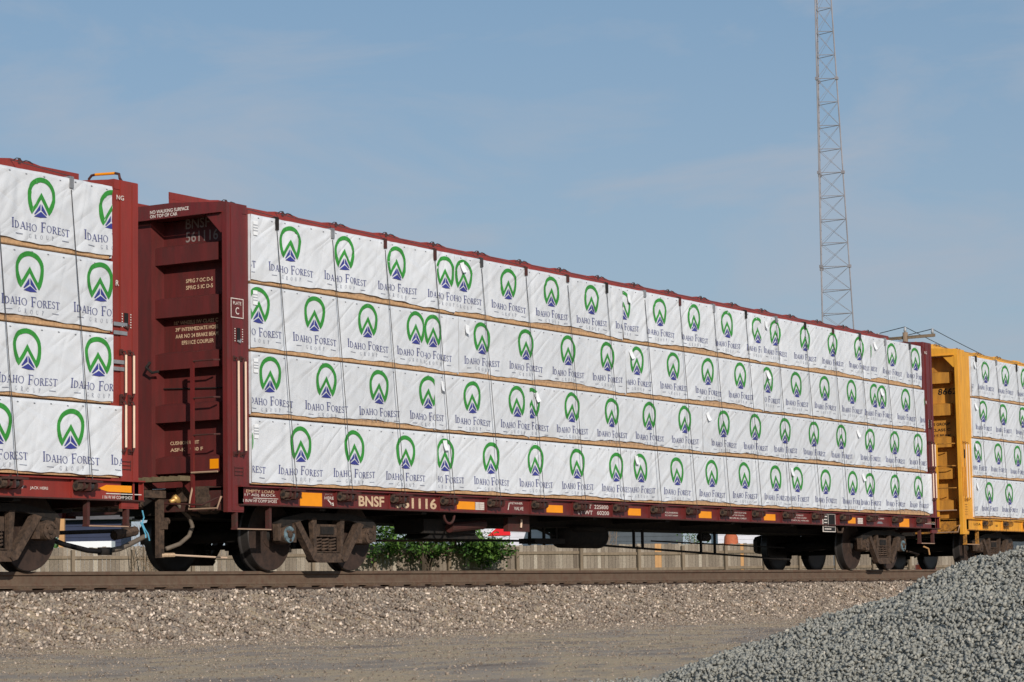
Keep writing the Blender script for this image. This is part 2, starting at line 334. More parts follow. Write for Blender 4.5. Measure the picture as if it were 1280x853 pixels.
def emblem_polys():
    """unit emblem: across -0.5..0.5, down from 0 to 1.07"""
    g = []; outer = []; inner = []
    n = 14
    for i in range(n + 1):
        a = math.pi / 2 * i / n
        outer.append((-.5 * math.sin(a), .47 - .47 * math.cos(a))); inner.append((-.385 * math.sin(a), .47 - .34 * math.cos(a)))
    for t, (ou, inn) in zip((.25, .5, .75, 1), (((-.492, .60), (-.375, .57)), ((-.465, .74), (-.350, .66)), ((-.405, .88), (-.318, .74)), ((-.31, 1.0), (-.285, .80)))):
        outer.append(ou); inner.append(inn)
    for i in range(len(outer) - 1):
        for sg in (-1, 1): g.append([(sg * outer[i][0], outer[i][1]), (sg * outer[i + 1][0], outer[i + 1][1]), (sg * inner[i + 1][0], inner[i + 1][1]), (sg * inner[i][0], inner[i][1])])
    T, B0, B1 = (0, .40), (-.285, .80), (-.31, 1.0); T2 = (0, .575)
    for k in range(4):
        a, b = k / 4, (k + 1) / 4; l = lambda p, r, t: (p[0] + (r[0] - p[0]) * t, p[1] + (r[1] - p[1]) * t)
        qd = [l(T, B0, a), l(T, B0, b), l(T2, B1, b), l(T2, B1, a)]
        for sg in (-1, 1): g.append([(sg * x, y) for x, y in qd])
    bl = [[(-.018, .70), (-.018, .865), (-.20, .995), (-.235, .985)], [(.018, .70), (.018, .865), (.20, .995), (.235, .985)], [(0, .91), (-.235, 1.05), (.0, 1.065), (.235, 1.05)]]
    return g, bl
EM_G, EM_B = emblem_polys()
SZ = [.112] + [.082] * 4 + [.082] + [.112] + [.082] * 5
WORDS = fit('IDAHO FOREST', -.465, .485, -.395, SZ, .004)
GROUP = fit('GROUP', -.19, .27, -.475, [.048] * 5, .055)
DASH = [[(-.40, -.455), (-.29, -.455), (-.29, -.447), (-.40, -.447)], [(.35, -.455), (.46, -.455), (.46, -.447), (.35, -.447)]]
def clip(poly, lo, hi):
    for bound, keep in ((lo, 1), (hi, -1)):
        o = []
        for i, p in enumerate(poly):
            r = poly[i - 1]; ip = (p[0] - bound) * keep >= 0; ir = (r[0] - bound) * keep >= 0
            if ip != ir:
                t = (bound - r[0]) / (p[0] - r[0]); o.append((bound, r[1] + (p[1] - r[1]) * t))
            if ip: o.append(p)
        poly = o
        if len(poly) < 3: return None
    return poly

# ------------------------------------------------------------------ lumber packages
WV = [(RNG.uniform(3, 13), RNG.uniform(-9, 15), RNG.uniform(0, 6.28), RNG.uniform(.35, 1)) for _ in range(12)]
CAB0, CABD = -0.22, 1.217
def disp(x, z, tier, seed):
    """how far the wrap stands off the lumber (metres) at x, z"""
    x = np.asarray(x, float); z = np.asarray(z, float); d = np.zeros_like(x)
    for i, (a, b, ph, w) in enumerate(WV):
        d += w * .0042 * (1 - np.abs(np.sin(.5 * (a * x + b * z + ph + seed)))) ** 3 * (0.5 + 0.5 * np.sin(.7 * x + i + seed))
    k = np.round((x - CAB0) / CABD); xc = CAB0 + k * CABD
    if tier == 0:
        dx = x - xc - 0.0; dz = 4.47 - z; r = np.hypot(dx, dz) + 1e-3; th = np.arctan2(dx, dz)
        d += .026 * (1 - np.abs(np.sin(th * 7 + k))) ** 3 * np.clip(r * 3, 0, 1) * np.exp(-r / .5)
    d -= .010 * np.exp(-((x - xc) / .05) ** 2) - .010
    return d + .004
TIER_Z = [(3.565, 4.432), (2.712, 3.556), (1.897, 2.706), (1.043, 1.888)]
LOGO_Z = [4.155, 3.305, 2.445, 1.60]
Y_FACE = -1.368
def package(x0, x1, tier, logos, label, group, seed, flap=0.0, lift=0.045, ylab=False):
    z0, z1 = TIER_Z[tier]; rnd = random.Random(seed)
    root = empty('lumber_package', ((x0 + x1) / 2, -0.75, z0)); tag(root, label, 'lumber package', group)
    off = Vector(root.location); yj = rnd.uniform(-.006, .006)
    def put(mb):
        mb.v = [(a - off.x, b - off.y, c - off.z) for a, b, c in mb.v]
    # sawn boards
    mb = MB(); n = 20; t = (z1 - z0 - .026) / n
    for i in range(n):
        j = rnd.uniform(-.004, .004); e = rnd.uniform(0, .012)
        if i < 3 or i > 17:
            cuts = [x0 + .02 + e, x0 + (x1 - x0) * rnd.uniform(.35, .65), x1 - .02 - e] if x1 - x0 > 3 else [x0 + .02, x1 - .02]
            for a, b in zip(cuts, cuts[1:]): mb.box(a, b - .004, Y_FACE + .002 + j * .6, -.12, z0 + .020 + i * t, z0 + .0185 + (i + 1) * t, 'lumber')
        else: mb.box(x0 + .02 + e, x1 - .02 - e, Y_FACE + .014 + j, -.12, z0 + .020 + i * t, z0 + .019 + (i + 1) * t, 'lumber')
    put(mb); mb.build('board_stack', root)
    # printed wrap
    mb = MB(); nx = max(8, int((x1 + flap - x0) / .045)); nz = 20
    xs = np.linspace(x0 + .004, x1 - .004 + flap, nx); ph = rnd.uniform(0, 6.28)
    u = (xs - x0) / (x1 - x0)
    low = z0 + .022 + lift * np.clip(np.sin(np.clip(u, .02, .98) * math.pi), 0, 1) ** .35 * (1 + .35 * np.sin(xs * 1.9 + ph)) + .010 + .006 * np.sin(xs * 7 + ph * 2) + .004 * np.sin(xs * 19 + ph)
    V = []
    for j in range(nz + 1):
        zz = low + (z1 - low) * j / nz
        dd = disp(xs, zz, tier, seed % 17)
        edge = .006 * np.exp(-((zz - low) / .05)) * np.sin(xs * 9 + ph)
        if flap: edge = edge + np.where(u > .985, .02, 0)
        V += [(a, Y_FACE + yj - d - e - .0, c) for a, d, e, c in zip(xs, dd, edge, zz)]
    Fc = [(j * nx + i, j * nx + i + 1, (j + 1) * nx + i + 1, (j + 1) * nx + i) for j in range(nz) for i in range(nx - 1)]
    b = nz * nx; o = len(V)
    V += [(a, -.10, z1 + .003) for a in xs]; Fc += [(b + i, b + i + 1, o + i + 1, o + i) for i in range(nx - 1)]
    mb.add(V, Fc, 'wrap')
    for xe, sg in ((x0 + .004, -1), (x1 - .004, 1)):
        mb.add([(xe, Y_FACE + yj - .010, z0 + .03), (xe, -.1, z0 + .03), (xe, -.1, z1), (xe, Y_FACE + yj - .016, z1)], [(0, 1, 2, 3)], 'wrap')
    wa = []
    for cx, lo, hi in logos:
        tilt = rnd.uniform(-.004, .004); cz = LOGO_Z[tier] + rnd.uniform(-.006, .006); lay = 0
        for polys, mat, f in ((EM_G, 'green', 1), (EM_B, 'blue', 1), (WORDS, 'txt', 0), (GROUP, 'pale', 0), (DASH, 'pale', 0)):
            for p in polys:
                if f: p = [(cx + a * .45, cz + .222 - c * .425) for a, c in p]
                else: p = [(cx + a, cz + c) for a, c in p]
                # the soft sheet pulls the print about a little
                p = [(a + .008 * math.sin(9 * c + cx * 5), c + .006 * math.sin(11 * a + cx) + tilt * (a - cx)) for a, c in p]
                p = clip(p, max(lo, x0 + .01), min(hi, x1 - .01))
                if not p: continue
                lay = (lay + 1) % 12
                pa = np.array(p); d = disp(pa[:, 0], pa[:, 1], tier, seed % 17)
                mb.add([(a, Y_FACE + yj - dd - .0055 - lay * .00025, c) for (a, c), dd in zip(p, d)], [tuple(range(len(p)))], mat)
    x = x0 + .15
    while x < x1 - .1:   # staples under the folded top edge
        zz = z1 - .045 + rnd.uniform(-.008, .008); d = float(disp(np.array([x]), np.array([zz]), tier, seed % 17)[0])
        mb.add([(x, Y_FACE + yj - d - .006, zz), (x + .028, Y_FACE + yj - d - .006, zz - .003), (x + .028, Y_FACE + yj - d - .006, zz + .008), (x, Y_FACE + yj - d - .006, zz + .011)], [(0, 1, 2, 3)], 'staple'); x += .27 + rnd.uniform(-.02, .02)
    put(mb); w = mb.build('printed_wrap', root)
    for f, pz in zip(w.data.polygons, mb.mi): f.use_smooth = (pz == 0)
    # shipping label near the upper left corner
    mb = MB(); lx = x0 + .17 + rnd.uniform(-.03, .03); lz = z1 - .17; a = rnd.uniform(-.35, .35); ca, sa = math.cos(a), math.sin(a)
    if ylab: lx = x0 + .085; a = 0.0; ca, sa = 1.0, 0.0
    w_, h_ = (.045, .09) if ylab else (.05, .07)
    def P(u, v, d): return (lx + u * ca - v * sa, Y_FACE + yj - .032 - d, lz + u * sa + v * ca)
    vs = []; g = 5
    for j in range(g):
        for i in range(3): vs.append(P(w_ * (i - 1), h_ * (1 - 2 * j / (g - 1)), .035 * (j / (g - 1)) ** 2 * (0 if ylab else 1)))
    mb.add(vs, [(j * 3 + i, j * 3 + i + 1, (j + 1) * 3 + i + 1, (j + 1) * 3 + i) for j in range(g - 1) for i in range(2)], 'paper')
    if ylab:
        for j in range(3): mb.add([P(-.045, .03 - j * .035, .003), P(.045, .03 - j * .035, .003), P(.045, .045 - j * .035, .003), P(-.045, .045 - j * .035, .003)], [(0, 1, 2, 3)], 'papergrey')
    put(mb); mb.build('paper_tag', root)
    return root
BIG = 1e6
def lg(xs, cuts={}): return [(x, cuts.get(i, (-BIG, BIG))[0], cuts.get(i, (-BIG, BIG))[1]) for i, x in enumerate(xs)]
MID = [
 [(-.925, 3.76, lg([-1.31, -.10, 1.09, 2.31, 3.52])), (3.76, 8.62, lg([3.99, 5.20, 6.43, 7.64, 8.86])), (8.62, 13.60, lg([8.65, 9.86, 11.06, 12.28, 13.46])), (13.60, 18.38, lg([14.18, 15.42, 16.63, 17.84])), (18.38, 20.92, lg([18.2, 19.42, 20.61]))],
 [(-.925, 3.85, lg([-.76, .42, 1.62, 2.77, 3.19], {3: (-BIG, 2.97), 4: (2.97, BIG)})), (3.85, 8.70, lg([4.46, 5.67, 6.90, 8.11])), (8.70, 13.64, lg([9.06, 10.29, 11.52, 12.74])), (13.64, 18.60, lg([13.80, 14.98, 16.20, 17.41, 18.49])), (18.60, 21.00, lg([18.85, 20.03, 21.2]))],
 [(-.925, 3.22, lg([-.54, .66, 1.86, 3.05])), (3.22, 5.74, lg([2.95, 4.17, 5.38])), (5.74, 11.28, lg([5.80, 6.98, 8.21, 9.43, 10.65])), (11.28, 17.50, lg([12.05, 13.26, 14.46, 15.67, 16.88])), (17.50, 21.05, lg([18.23, 19.42, 20.61]))],
 [(-.925, 3.24, lg([-1.12, .09, 1.27, 2.47])), (3.24, 8.78, lg([3.45, 4.65, 5.88, 7.10, 8.31])), (8.78, 14.50, lg([9.10, 10.33, 11.57, 12.80, 14.03])), (14.50, 17.66, lg([14.92, 16.13, 17.34])), (17.66, 21.16, lg([18.16, 19.36, 20.54]))],
]
ORD = ['leftmost', 'second from the left', 'third from the left', 'fourth from the left', 'rightmost']
TN = ['top', 'second', 'third', 'bottom']
for t, row in enumerate(MID):
    for i, (a, b, lo) in enumerate(row):
        package(a, b, t, lo, 'wrapped lumber package, %s of the five, %s tier, dark red rail car' % (ORD[i], TN[t]), 'lumber packages on the rail cars',
                100 + t * 10 + i, flap=(.05 if (t, i) == (3, 4) else 0), lift=1.2 * [(.035, .05, .045, .04, .05), (.03, .05, .05, .02, .04), (.04, .02, .045, .035, .03), (.02, .03, .035, .03, .06)][t][i], ylab=(i == 0))
LEFT = [[(-8.6, -3.53, lg([-6.00, -4.74, -3.55]))], [(-8.6, -3.52, lg([-6.10, -4.91, -3.74]))], [(-8.6, -3.50, lg([-6.12, -4.94, -3.77]))], [(-8.6, -3.36, lg([-6.6, -5.42, -4.24, -3.10]))]]
for t, row in enumerate(LEFT):
    for i, (a, b, lo) in enumerate(row):
        package(a, b, t, lo, 'wrapped lumber package at left frame edge, %s tier, brighter red rail car' % TN[t], 'lumber packages on the rail cars', 200 + t, lift=(.05, .05, .012, .02)[t])
YEL = [[(23.62, 28.6, lg([23.25, 24.44, 25.63, 26.82, 28.0]))], [(23.60, 28.6, lg([23.02, 24.23, 25.42, 26.62, 27.8]))], [(23.56, 28.6, lg([23.87, 25.05, 26.23, 27.45]))], [(23.52, 28.6, lg([23.22, 24.41, 25.6, 26.8, 28.0]))]]
for t, row in enumerate(YEL):
    for i, (a, b, lo) in enumerate(row):
        package(a, b, t, lo, 'wrapped lumber package at right frame edge, %s tier, yellow rail car' % TN[t], 'lumber packages on the rail cars', 300 + t, lift=.03)

# ------------------------------------------------------------------ rail cars
XL, XR = -1.38, 21.49          # outer faces of the two bulkheads of the full car
def truck(parent, cx, capcol, paint='cast'):
    """one two-axle bogie, near and far side frames"""
    fr = MB()
    for sy in (-1, 1):
        def pr(pts, a, b, m='cast'): fr.prism([(cx + p[0], p[1]) for p in pts], 'y', sy * a, sy * b, m)
        pr([(-1.10, .60), (-1.02, .665), (-.5, .745), (.5, .745), (1.02, .665), (1.10, .60), (1.08, .565), (.48, .655), (-.48, .655), (-1.08, .565)], 1.0, 1.13, 'black')      # top member, black to paint in the sill's shade
        pr([(-.30, .105), (.30, .105), (.36, .16), (.28, .225), (-.28, .225), (-.36, .16)], 1.02, 1.14)                                                         # bottom member
        for s in (-1, 1):
            pr([(s * .76, .605), (s * .655, .63), (s * .26, .15), (s * .30, .112), (s * .37, .13)], 1.07, 1.165)          # diagonal arm
            pr([(s * .36, .67), (s * .265, .67), (s * .265, .21), (s * .31, .21)], 1.07, 1.134)                          # column
            pr([(s * 1.10, .59), (s * 1.02, .60), (s * 1.03, .38), (s * 1.08, .38)], 1.05, 1.132)                      # outer pedestal leg
            pr([(s * .765, .60), (s * .715, .61), (s * .70, .36), (s * .765, .36)], 1.05, 1.131)                          # inner pedestal leg
            pr([(s * .78, .63), (s * 1.0, .60), (s * 1.0, .555), (s * .78, .565)], 1.0, 1.125, 'black')                         # bearing adapter
        fr.box(cx - .225, cx + .225, sy * 1.03, sy * 1.10, .44, .60, 'cast')                                            # bolster end
        fr.box(cx - .14, cx + .14, sy * 1.10, sy * 1.118, .47, .57, 'black')  # black patch painted as the bolster's dark cavity
        fr.box(cx - .26, cx + .26, sy * 1.0, sy * 1.12, .236, .25, 'cast')
    fr.box(cx - .2, cx + .2, -.97, .97, .42, .66, 'black')  # bolster box, black to paint the gaps in shade
    root = fr.build('truck', parent)
    for sy in (-1, 1):
        sp = MB()
        for k in (-.155, 0, .155):
            pts = []
            for i in range(41):
                a = 2 * math.pi * 4.5 * i / 40; pts.append((cx + k + .06 * math.cos(a), sy * 1.06 + .05 * math.sin(a), .255 + .18 * i / 40))
            sp.tube(pts, .014, 'cast', 6)
        sp.build('spring_group', root, True)
    for s in (-1, 1):
        ax = cx + s * .89
        w = MB(); w.tube([(ax, -1.02, .457), (ax, 1.02, .457)], .085, 'black', 16); w.build('axle', root, True)
        for sy in (-1, 1):
            w = MB()
            prof = [(.10, .86), (.16, .862), (.17, .835), (.30, .80), (.375, .812), (.385, .848), (.447, .852)]
            w.lathe_y(ax, .457, [(r, sy * y) for r, y in prof] , 'wheel', 40)
            w.lathe_y(ax, .457, [(r, sy * y) for r, y in [(.448, .8518), (.455, .846), (.457, .76), (.462, .735), (.485, .722), (.486, .706), (.475, .700), (.37, .70), (.10, .72)]], 'tread', 40)
            o = w.build('wheel', root); smooth_angle(o, 30)
            c = MB(); m0 = capcol if (s == -1 and capcol == 'blue_cap') or (s == 1 and capcol == 'blue_cap2') else 'cast'
            m0 = 'blue_cap' if m0 == 'blue_cap2' else m0
            c.lathe_y(ax, .457, [(r, sy * y) for r, y in [(.115, .95), (.12, 1.10), (.11, 1.150), (.09, 1.158)]], 'cast', 20)
            c.lathe_y(ax, .457, [(r, sy * y) for r, y in [(.105, 1.150), (.105, 1.172), (.06, 1.175), (.058, 1.168)]], m0, 20)
            c.lathe_y(ax, .457, [(r, sy * y) for r, y in [(.05, 1.165), (.045, 1.185), (.02, 1.187)]], 'cast', 12)
            for k in range(3):
                a = k * 2.094 + .5; bx, bz = ax + .072 * math.cos(a), .457 + .072 * math.sin(a)
                c.lathe_y(bx, bz, [(.018, sy * 1.166), (.018, sy * 1.192), (.008, sy * 1.193)], 'cast', 6)
            smooth_angle(c.build('bearing_cap', root), 35)
    b = MB()
    for s in (-1, 1):
        b.box(cx + s * .34, cx + s * .39, -.85, .85, .30, .36, 'black'); b.box(cx + s * .36, cx + s * .43, -.80, -.66, .24, .50, 'black'); b.box(cx + s * .36, cx + s * .43, .66, .80, .24, .50, 'black')
    b.build('brake_beam', root)
    return root

def rail_car(name, dx, red, dirty, label, kw):
    """centre-beam flat car, dx shifts it along the track"""
    R0, R1 = XL + dx, XR + dx; cx = (R0 + R1) / 2
    car = empty(name, (cx, 0, 0)); tag(car, label, 'rail car', 'centre beam rail cars in the train')
    def D(mb, nm, smooth=False, par=None):
        mb.v = [(a - cx, b, c) for a, b, c in mb.v]
        return mb.build(nm, par or car, smooth)
    # side sills with flanges and ribs
    for sy in (-1, 1):
        mb = MB(); a, b = R0 + .20, R1 + .06
        mb.box(a, b, sy * 1.345, sy * 1.37, .812, 1.020, red)
        mb.box(a, b, sy * 1.30, sy * 1.425, 1.021, 1.038, red)
        mb.box(a, b, sy * 1.30, sy * 1.415, .795, .811, dirty)
        for k in range(19):
            x = CAB0 + dx + k * CABD - .15
            if a < x < b: mb.box(x, x + .012, sy * 1.371, sy * 1.40, .812, 1.020, red)
        if sy == -1: kw['sill'](mb, dx)
        D(mb, 'side_sill')
    mb = MB(); mb.box(R0 + .1, R1 - .1, -1.342, 1.342, .985, 1.019, 'black'); D(mb, 'deck')
    mb = MB(); mb.box(R0 + .3, R1 - .3, -.36, -.30, .69, .984, 'black'); mb.box(R0 + .3, R1 - .3, .30, .36, .69, .984, 'black'); mb.box(R0 + .3, R1 - .3, -.40, .40, .67, .689, 'black')
    for k in range(9):
        x = R0 + 2.0 + k * (R1 - R0 - 4) / 8; mb.box(x - .06, x + .06, -1.34, -.361, .76, .984, 'black'); mb.box(x - .06, x + .06, .361, 1.34, .76, .984, 'black')
    D(mb, 'centre_sill')
    # centre beam
    mb = MB()
    for sy in (-1, 1):
        mb.box(R0 + .02, R1 - .0, sy * .44, sy * .455, 4.66, 4.745, kw['chord'])
        for xe, sg in ((R0 + .02, 1), (R1, -1)):   # gussets tie the chord ends to the bulkhead tops
            mb.prism([(xe, 4.54), (xe, 4.659), (xe + sg * 1.1, 4.659), (xe + sg * .7, 4.54)], 'y', sy * .442, sy * .453, kw['chord'])
        for k in range(18):   # tapered clips along the chord
            x = CAB0 + dx + k * CABD; mb.prism([(x - .34, 4.745), (x + .36, 4.745), (x + .20, 4.768), (x - .16, 4.768)], 'y', sy * .441, sy * .452, kw['chord'])
    mb.box(R0 + .45, R1 - .45, -.45, .45, 4.645, 4.659, red)
    D(mb, 'top_chord')
    mb = MB()
    for k in range(19):
        x = R0 + .6 + k * (R1 - R0 - 1.2) / 18; mb.box(x - .05, x + .05, -.055, .055, 1.02, 4.644, red)
    mb.box(R0 + .5, R1 - .5, -.012, .012, 1.02, 1.9, red); mb.box(R0 + .5, R1 - .5, -.012, .012, 3.9, 4.64, red)
    D(mb, 'centre_beam')
    # bulkheads
    for side in (-1, 1):
        if side == -1: T = lambda x: x + dx              # left end uses world numbers directly
        else: T = lambda x: (XL + XR - x) + dx
        mb = MB()
        def bx(x0, x1, *r): mb.box(T(x0), T(x1), *r)
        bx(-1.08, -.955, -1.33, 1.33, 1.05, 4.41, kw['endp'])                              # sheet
        for sy in (-1, 1):
            bx(-1.38, -1.30, sy * 1.37, sy * 1.30, .71, 4.53, red)                  # corner post outer channel
            bx(-1.30, -1.07, sy * 1.37, sy * 1.34, .71, 4.53, red)
            bx(-1.069, -.927 + kw.get('flange', 0) * (side == -1), sy * 1.352, sy * 1.25, 1.04, 4.49, red)               # inner flange
            bx(-1.30, -1.27, sy * 1.372, sy * 1.378, .80, 4.50, red)                # weld seam strip
            mb.prism([(T(-1.30), .73), (T(-1.07), .73), (T(-1.07), .80), (T(-1.30), .80)], 'y', sy * 1.372, sy * 1.376, red)
            mb.prism([(sy * 1.34, 4.42), (sy * 1.02, 4.42), (sy * 1.27, 4.16), (sy * 1.34, 4.16)], 'x', T(-1.372), T(-1.355), red)   # gusset
        bx(-1.381, -.96, -1.36, 1.36, 4.421, 4.535, red)                            # top beam
        mb.prism([(-1.36, 4.535), (1.36, 4.535), (.5, 4.60), (-.5, 4.60)], 'x', T(-1.379), T(-1.0), red)
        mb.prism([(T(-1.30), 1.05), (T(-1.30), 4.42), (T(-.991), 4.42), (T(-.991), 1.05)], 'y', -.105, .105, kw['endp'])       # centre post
        for sy in (-1, 1):
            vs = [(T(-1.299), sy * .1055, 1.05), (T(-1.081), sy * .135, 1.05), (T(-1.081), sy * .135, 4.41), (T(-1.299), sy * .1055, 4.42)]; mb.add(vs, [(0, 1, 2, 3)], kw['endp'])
        for z0, z1 in ((3.85, 4.08), (3.18, 3.42), (2.52, 2.73), (1.86, 2.08), (1.22, 1.42)):
            for sy in (-1, 1):
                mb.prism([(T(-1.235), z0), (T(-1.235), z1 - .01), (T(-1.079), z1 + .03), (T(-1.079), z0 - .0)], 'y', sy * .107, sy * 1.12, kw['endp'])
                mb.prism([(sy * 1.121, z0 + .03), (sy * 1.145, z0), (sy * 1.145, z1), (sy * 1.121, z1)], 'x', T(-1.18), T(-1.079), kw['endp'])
        bx(-1.28, -1.02, -1.32, 1.32, .74, 1.03, dirty)                             # end sill
        if side == -1:
            mb.box(T(-1.425), T(-1.382), -1.30, 1.30, 4.405, 4.418, red)
        kw['bulk'](mb, side, T)
        D(mb, 'bulkhead')
        # ladder on the end
        if side == -1 or True:
            mb = MB()
            for s2 in ((-1,) if side == -1 else (-1,)):
                ly = s2 * .86
                mb.box(T(-1.44), T(-1.405), ly - .022, ly + .022, .78, 2.60, red)
                for z in (2.58, 2.12, 1.665):
                    mb.tube([(T(-1.43), ly, z), (T(-1.43), s2 * 1.20, z), (T(-1.37), s2 * 1.25, z)], .011, dirty, 6)
                mb.tube([(T(-1.45), ly, 1.205), (T(-1.45), s2 * 1.27, 1.205)], .012, 'steptan', 6)
                mb.tube([(T(-1.42), ly, 1.05), (T(-1.47), ly - .0, .90), (T(-1.5), ly, .755), (T(-1.5), s2 * 1.30, .755), (T(-1.46), s2 * 1.33, .90)], .012, 'steptan', 6)
                mb.prism([(ly, 1.16), (ly + .24, 1.16), (ly, .90)], 'x', T(-1.40), T(-1.412), red)
            D(mb, 'end_ladder')
            mb = MB(); mb.box(T(-1.62), T(-1.382), -.83, .83, 1.105, 1.16, 'olive')
            for k in range(12): mb.box(T(-1.61), T(-1.39), -.8 + k * .14, -.78 + k * .14, 1.161, 1.168, 'olive')
            mb.box(T(-1.60), T(-1.40), -.2, .0, 1.02, 1.104, dirty); D(mb, 'crossover_walkway')
        # vertical handholds on the side
        if side == -1: sets = [(-1.255, 1.46, 2.56), (-1.115, 1.46, 2.56)]
        else: sets = [(-1.21, 1.41, 1.90), (-1.07, 1.41, 1.90), (-1.21, 2.04, 2.48), (-1.07, 2.04, 2.48)]
        for hx, z0, z1 in sets:
            mb = MB(); X = T(hx)
            mb.tube([(X, -1.37, z1 + .045), (X, -1.435, z1 + .04), (X, -1.45, z1)], .012, dirty, 6)
            mb.tube([(X, -1.45, z1), (X, -1.45, z0)], .0135, 'grabwhite', 8)
            mb.tube([(X, -1.45, z0), (X, -1.435, z0 - .04), (X, -1.37, z0 - .045)], .012, dirty, 6)
            mb.box(X - .025, X + .025, -1.385, -1.372, z1 + .01, z1 + .07, dirty); mb.box(X - .025, X + .025, -1.385, -1.372, z0 - .07, z0 - .01, dirty)
            D(mb, 'handhold')
        # sill step
        mb = MB(); a = T(-1.20); b = T(-.52); s = 1 if b > a else -1
        for x in (a, b): mb.box(x - .022, x + .022, -1.365, -1.30, .52, .794, dirty)
        mb.box(a - s * .022, b + s * .022, -1.375, -1.29, .498, .519, dirty); mb.box(a, b, -1.378, -1.372, .499, .512, 'steptan')
        D(mb, 'step')
        # coupler
        mb = MB(); mb.box(T(-1.9), T(-1.0), -.10, .10, .78, .96, 'cast'); kx = T(-2.02)
        mb.prism([(kx - .16, -.16), (kx + .1, -.19), (kx + .14, .0), (kx + .08, .17), (kx - .12, .18), (kx - .18, .04)], 'z', .74, 1.0, 'cast')
        mb.prism([(T(-1.86), -.10), (T(-2.1), -.24), (T(-2.17), -.14), (T(-1.95), .02)], 'z', .76, .99, 'cast')
        mb.box(T(-1.45), T(-1.29), -.28, .28, .70, 1.02, 'black'); D(mb, 'coupler')
        mb = MB(); mb.tube([(T(-1.32), -1.28, .90), (T(-1.48), -1.28, .88), (T(-1.55), -1.1, .80), (T(-1.55), -.45, .84), (T(-1.75), -.12, 1.02)], .012, dirty, 6); D(mb, 'uncoupling_lever')
    truck_l = truck(car, 1.0334 + dx - cx, kw['caps'][0]); truck_r = truck(car, 19.323 + dx - cx, kw['caps'][1])
    # winches and tie-down cables
    for k in kw['winches']:
        x = CAB0 + .02 + dx + k * CABD; rnd = random.Random(k * 7 + int(dx)); mb = MB()
        for s in (-1, 1):
            xx = x + s * .105
            mb.prism([(-1.372, 1.005), (-1.50, 1.005), (-1.535, .965), (-1.525, .915), (-1.47, .885), (-1.372, .885)], 'x', xx - .009, xx + .009, dirty)
        mb.box(x - .115, x + .115, -1.52, -1.374, 1.006, 1.018, dirty)
        mb.cyl_x(x - .095, x + .095, -1.458, .945, .036, 'cast', 12); mb.box(x - .2, x + .2, -1.53, -1.515, .985, 1.008, dirty); mb.box(x - .015, x + .005, -1.525, -1.372, .89, 1.005, dirty)
        for j in range(4): mb.cyl_x(x + .02 + j * .017, x + .032 + j * .017, -1.458, .945, .045, 'cable', 12)
        mb.cyl_x(x - .175, x - .115, -1.458, .945, .055, 'cast', 8); mb.cyl_x(x - .180, x - .1755, -1.458, .945, .026, 'black', 8)
        mb.tube([(x - .15, -1.49, .985), (x - .10, -1.52, 1.01), (x - .06, -1.515, 1.03)], .01, dirty, 6)
        mb.tube([(x + .15, -1.40, 1.0), (x + .19, -1.44, .985), (x + .2, -1.44, .945), (x + .17, -1.43, .93)], .008, dirty, 6)
        D(mb, 'winch')
        mb = MB(); jx = rnd.uniform(-.03, .03); ct = kw.get('ctop', -.20) + jx * .4
        mb.tube([(x + .075, -1.495, .95), (x + .06, -1.485, 1.1), (x + ct, -1.402, 4.30)], .0052, 'cable', 6)
        pl = rnd.choice([.08, .10, .11, .13]); pm = rnd.choice(['black', 'black', dirty, 'steel', 'cable'])
        mb.box(x + ct - .032, x + ct + .032, -1.412, -1.400, 4.42 - pl, 4.44, pm); mb.box(x + ct - .032, x + ct + .032, -1.412, -1.22, 4.441, 4.452, pm)
        mb.tube([(x + ct, -1.40, 4.454), (x + ct + .02, -.456, 4.75)], .0052, 'cable', 6)
        mb.tube([(x - .12, -.458, 4.76), (x - .08, -.462, 4.782), (x - .02, -.46, 4.785), (x + .02, -.458, 4.752), (x + .08, -.458, 4.776), (x + .15, -.458, 4.77), (x + .2, -.458, 4.75)], .006, 'cable', 6)
        mb.box(x - .05, x - .01, -.462, -.456, 4.72, 4.79, dirty)
        D(mb, 'tie_down_cable')
    kw.get('extra', lambda *a: 0)(car, D, dx, dirty, red)
    return car

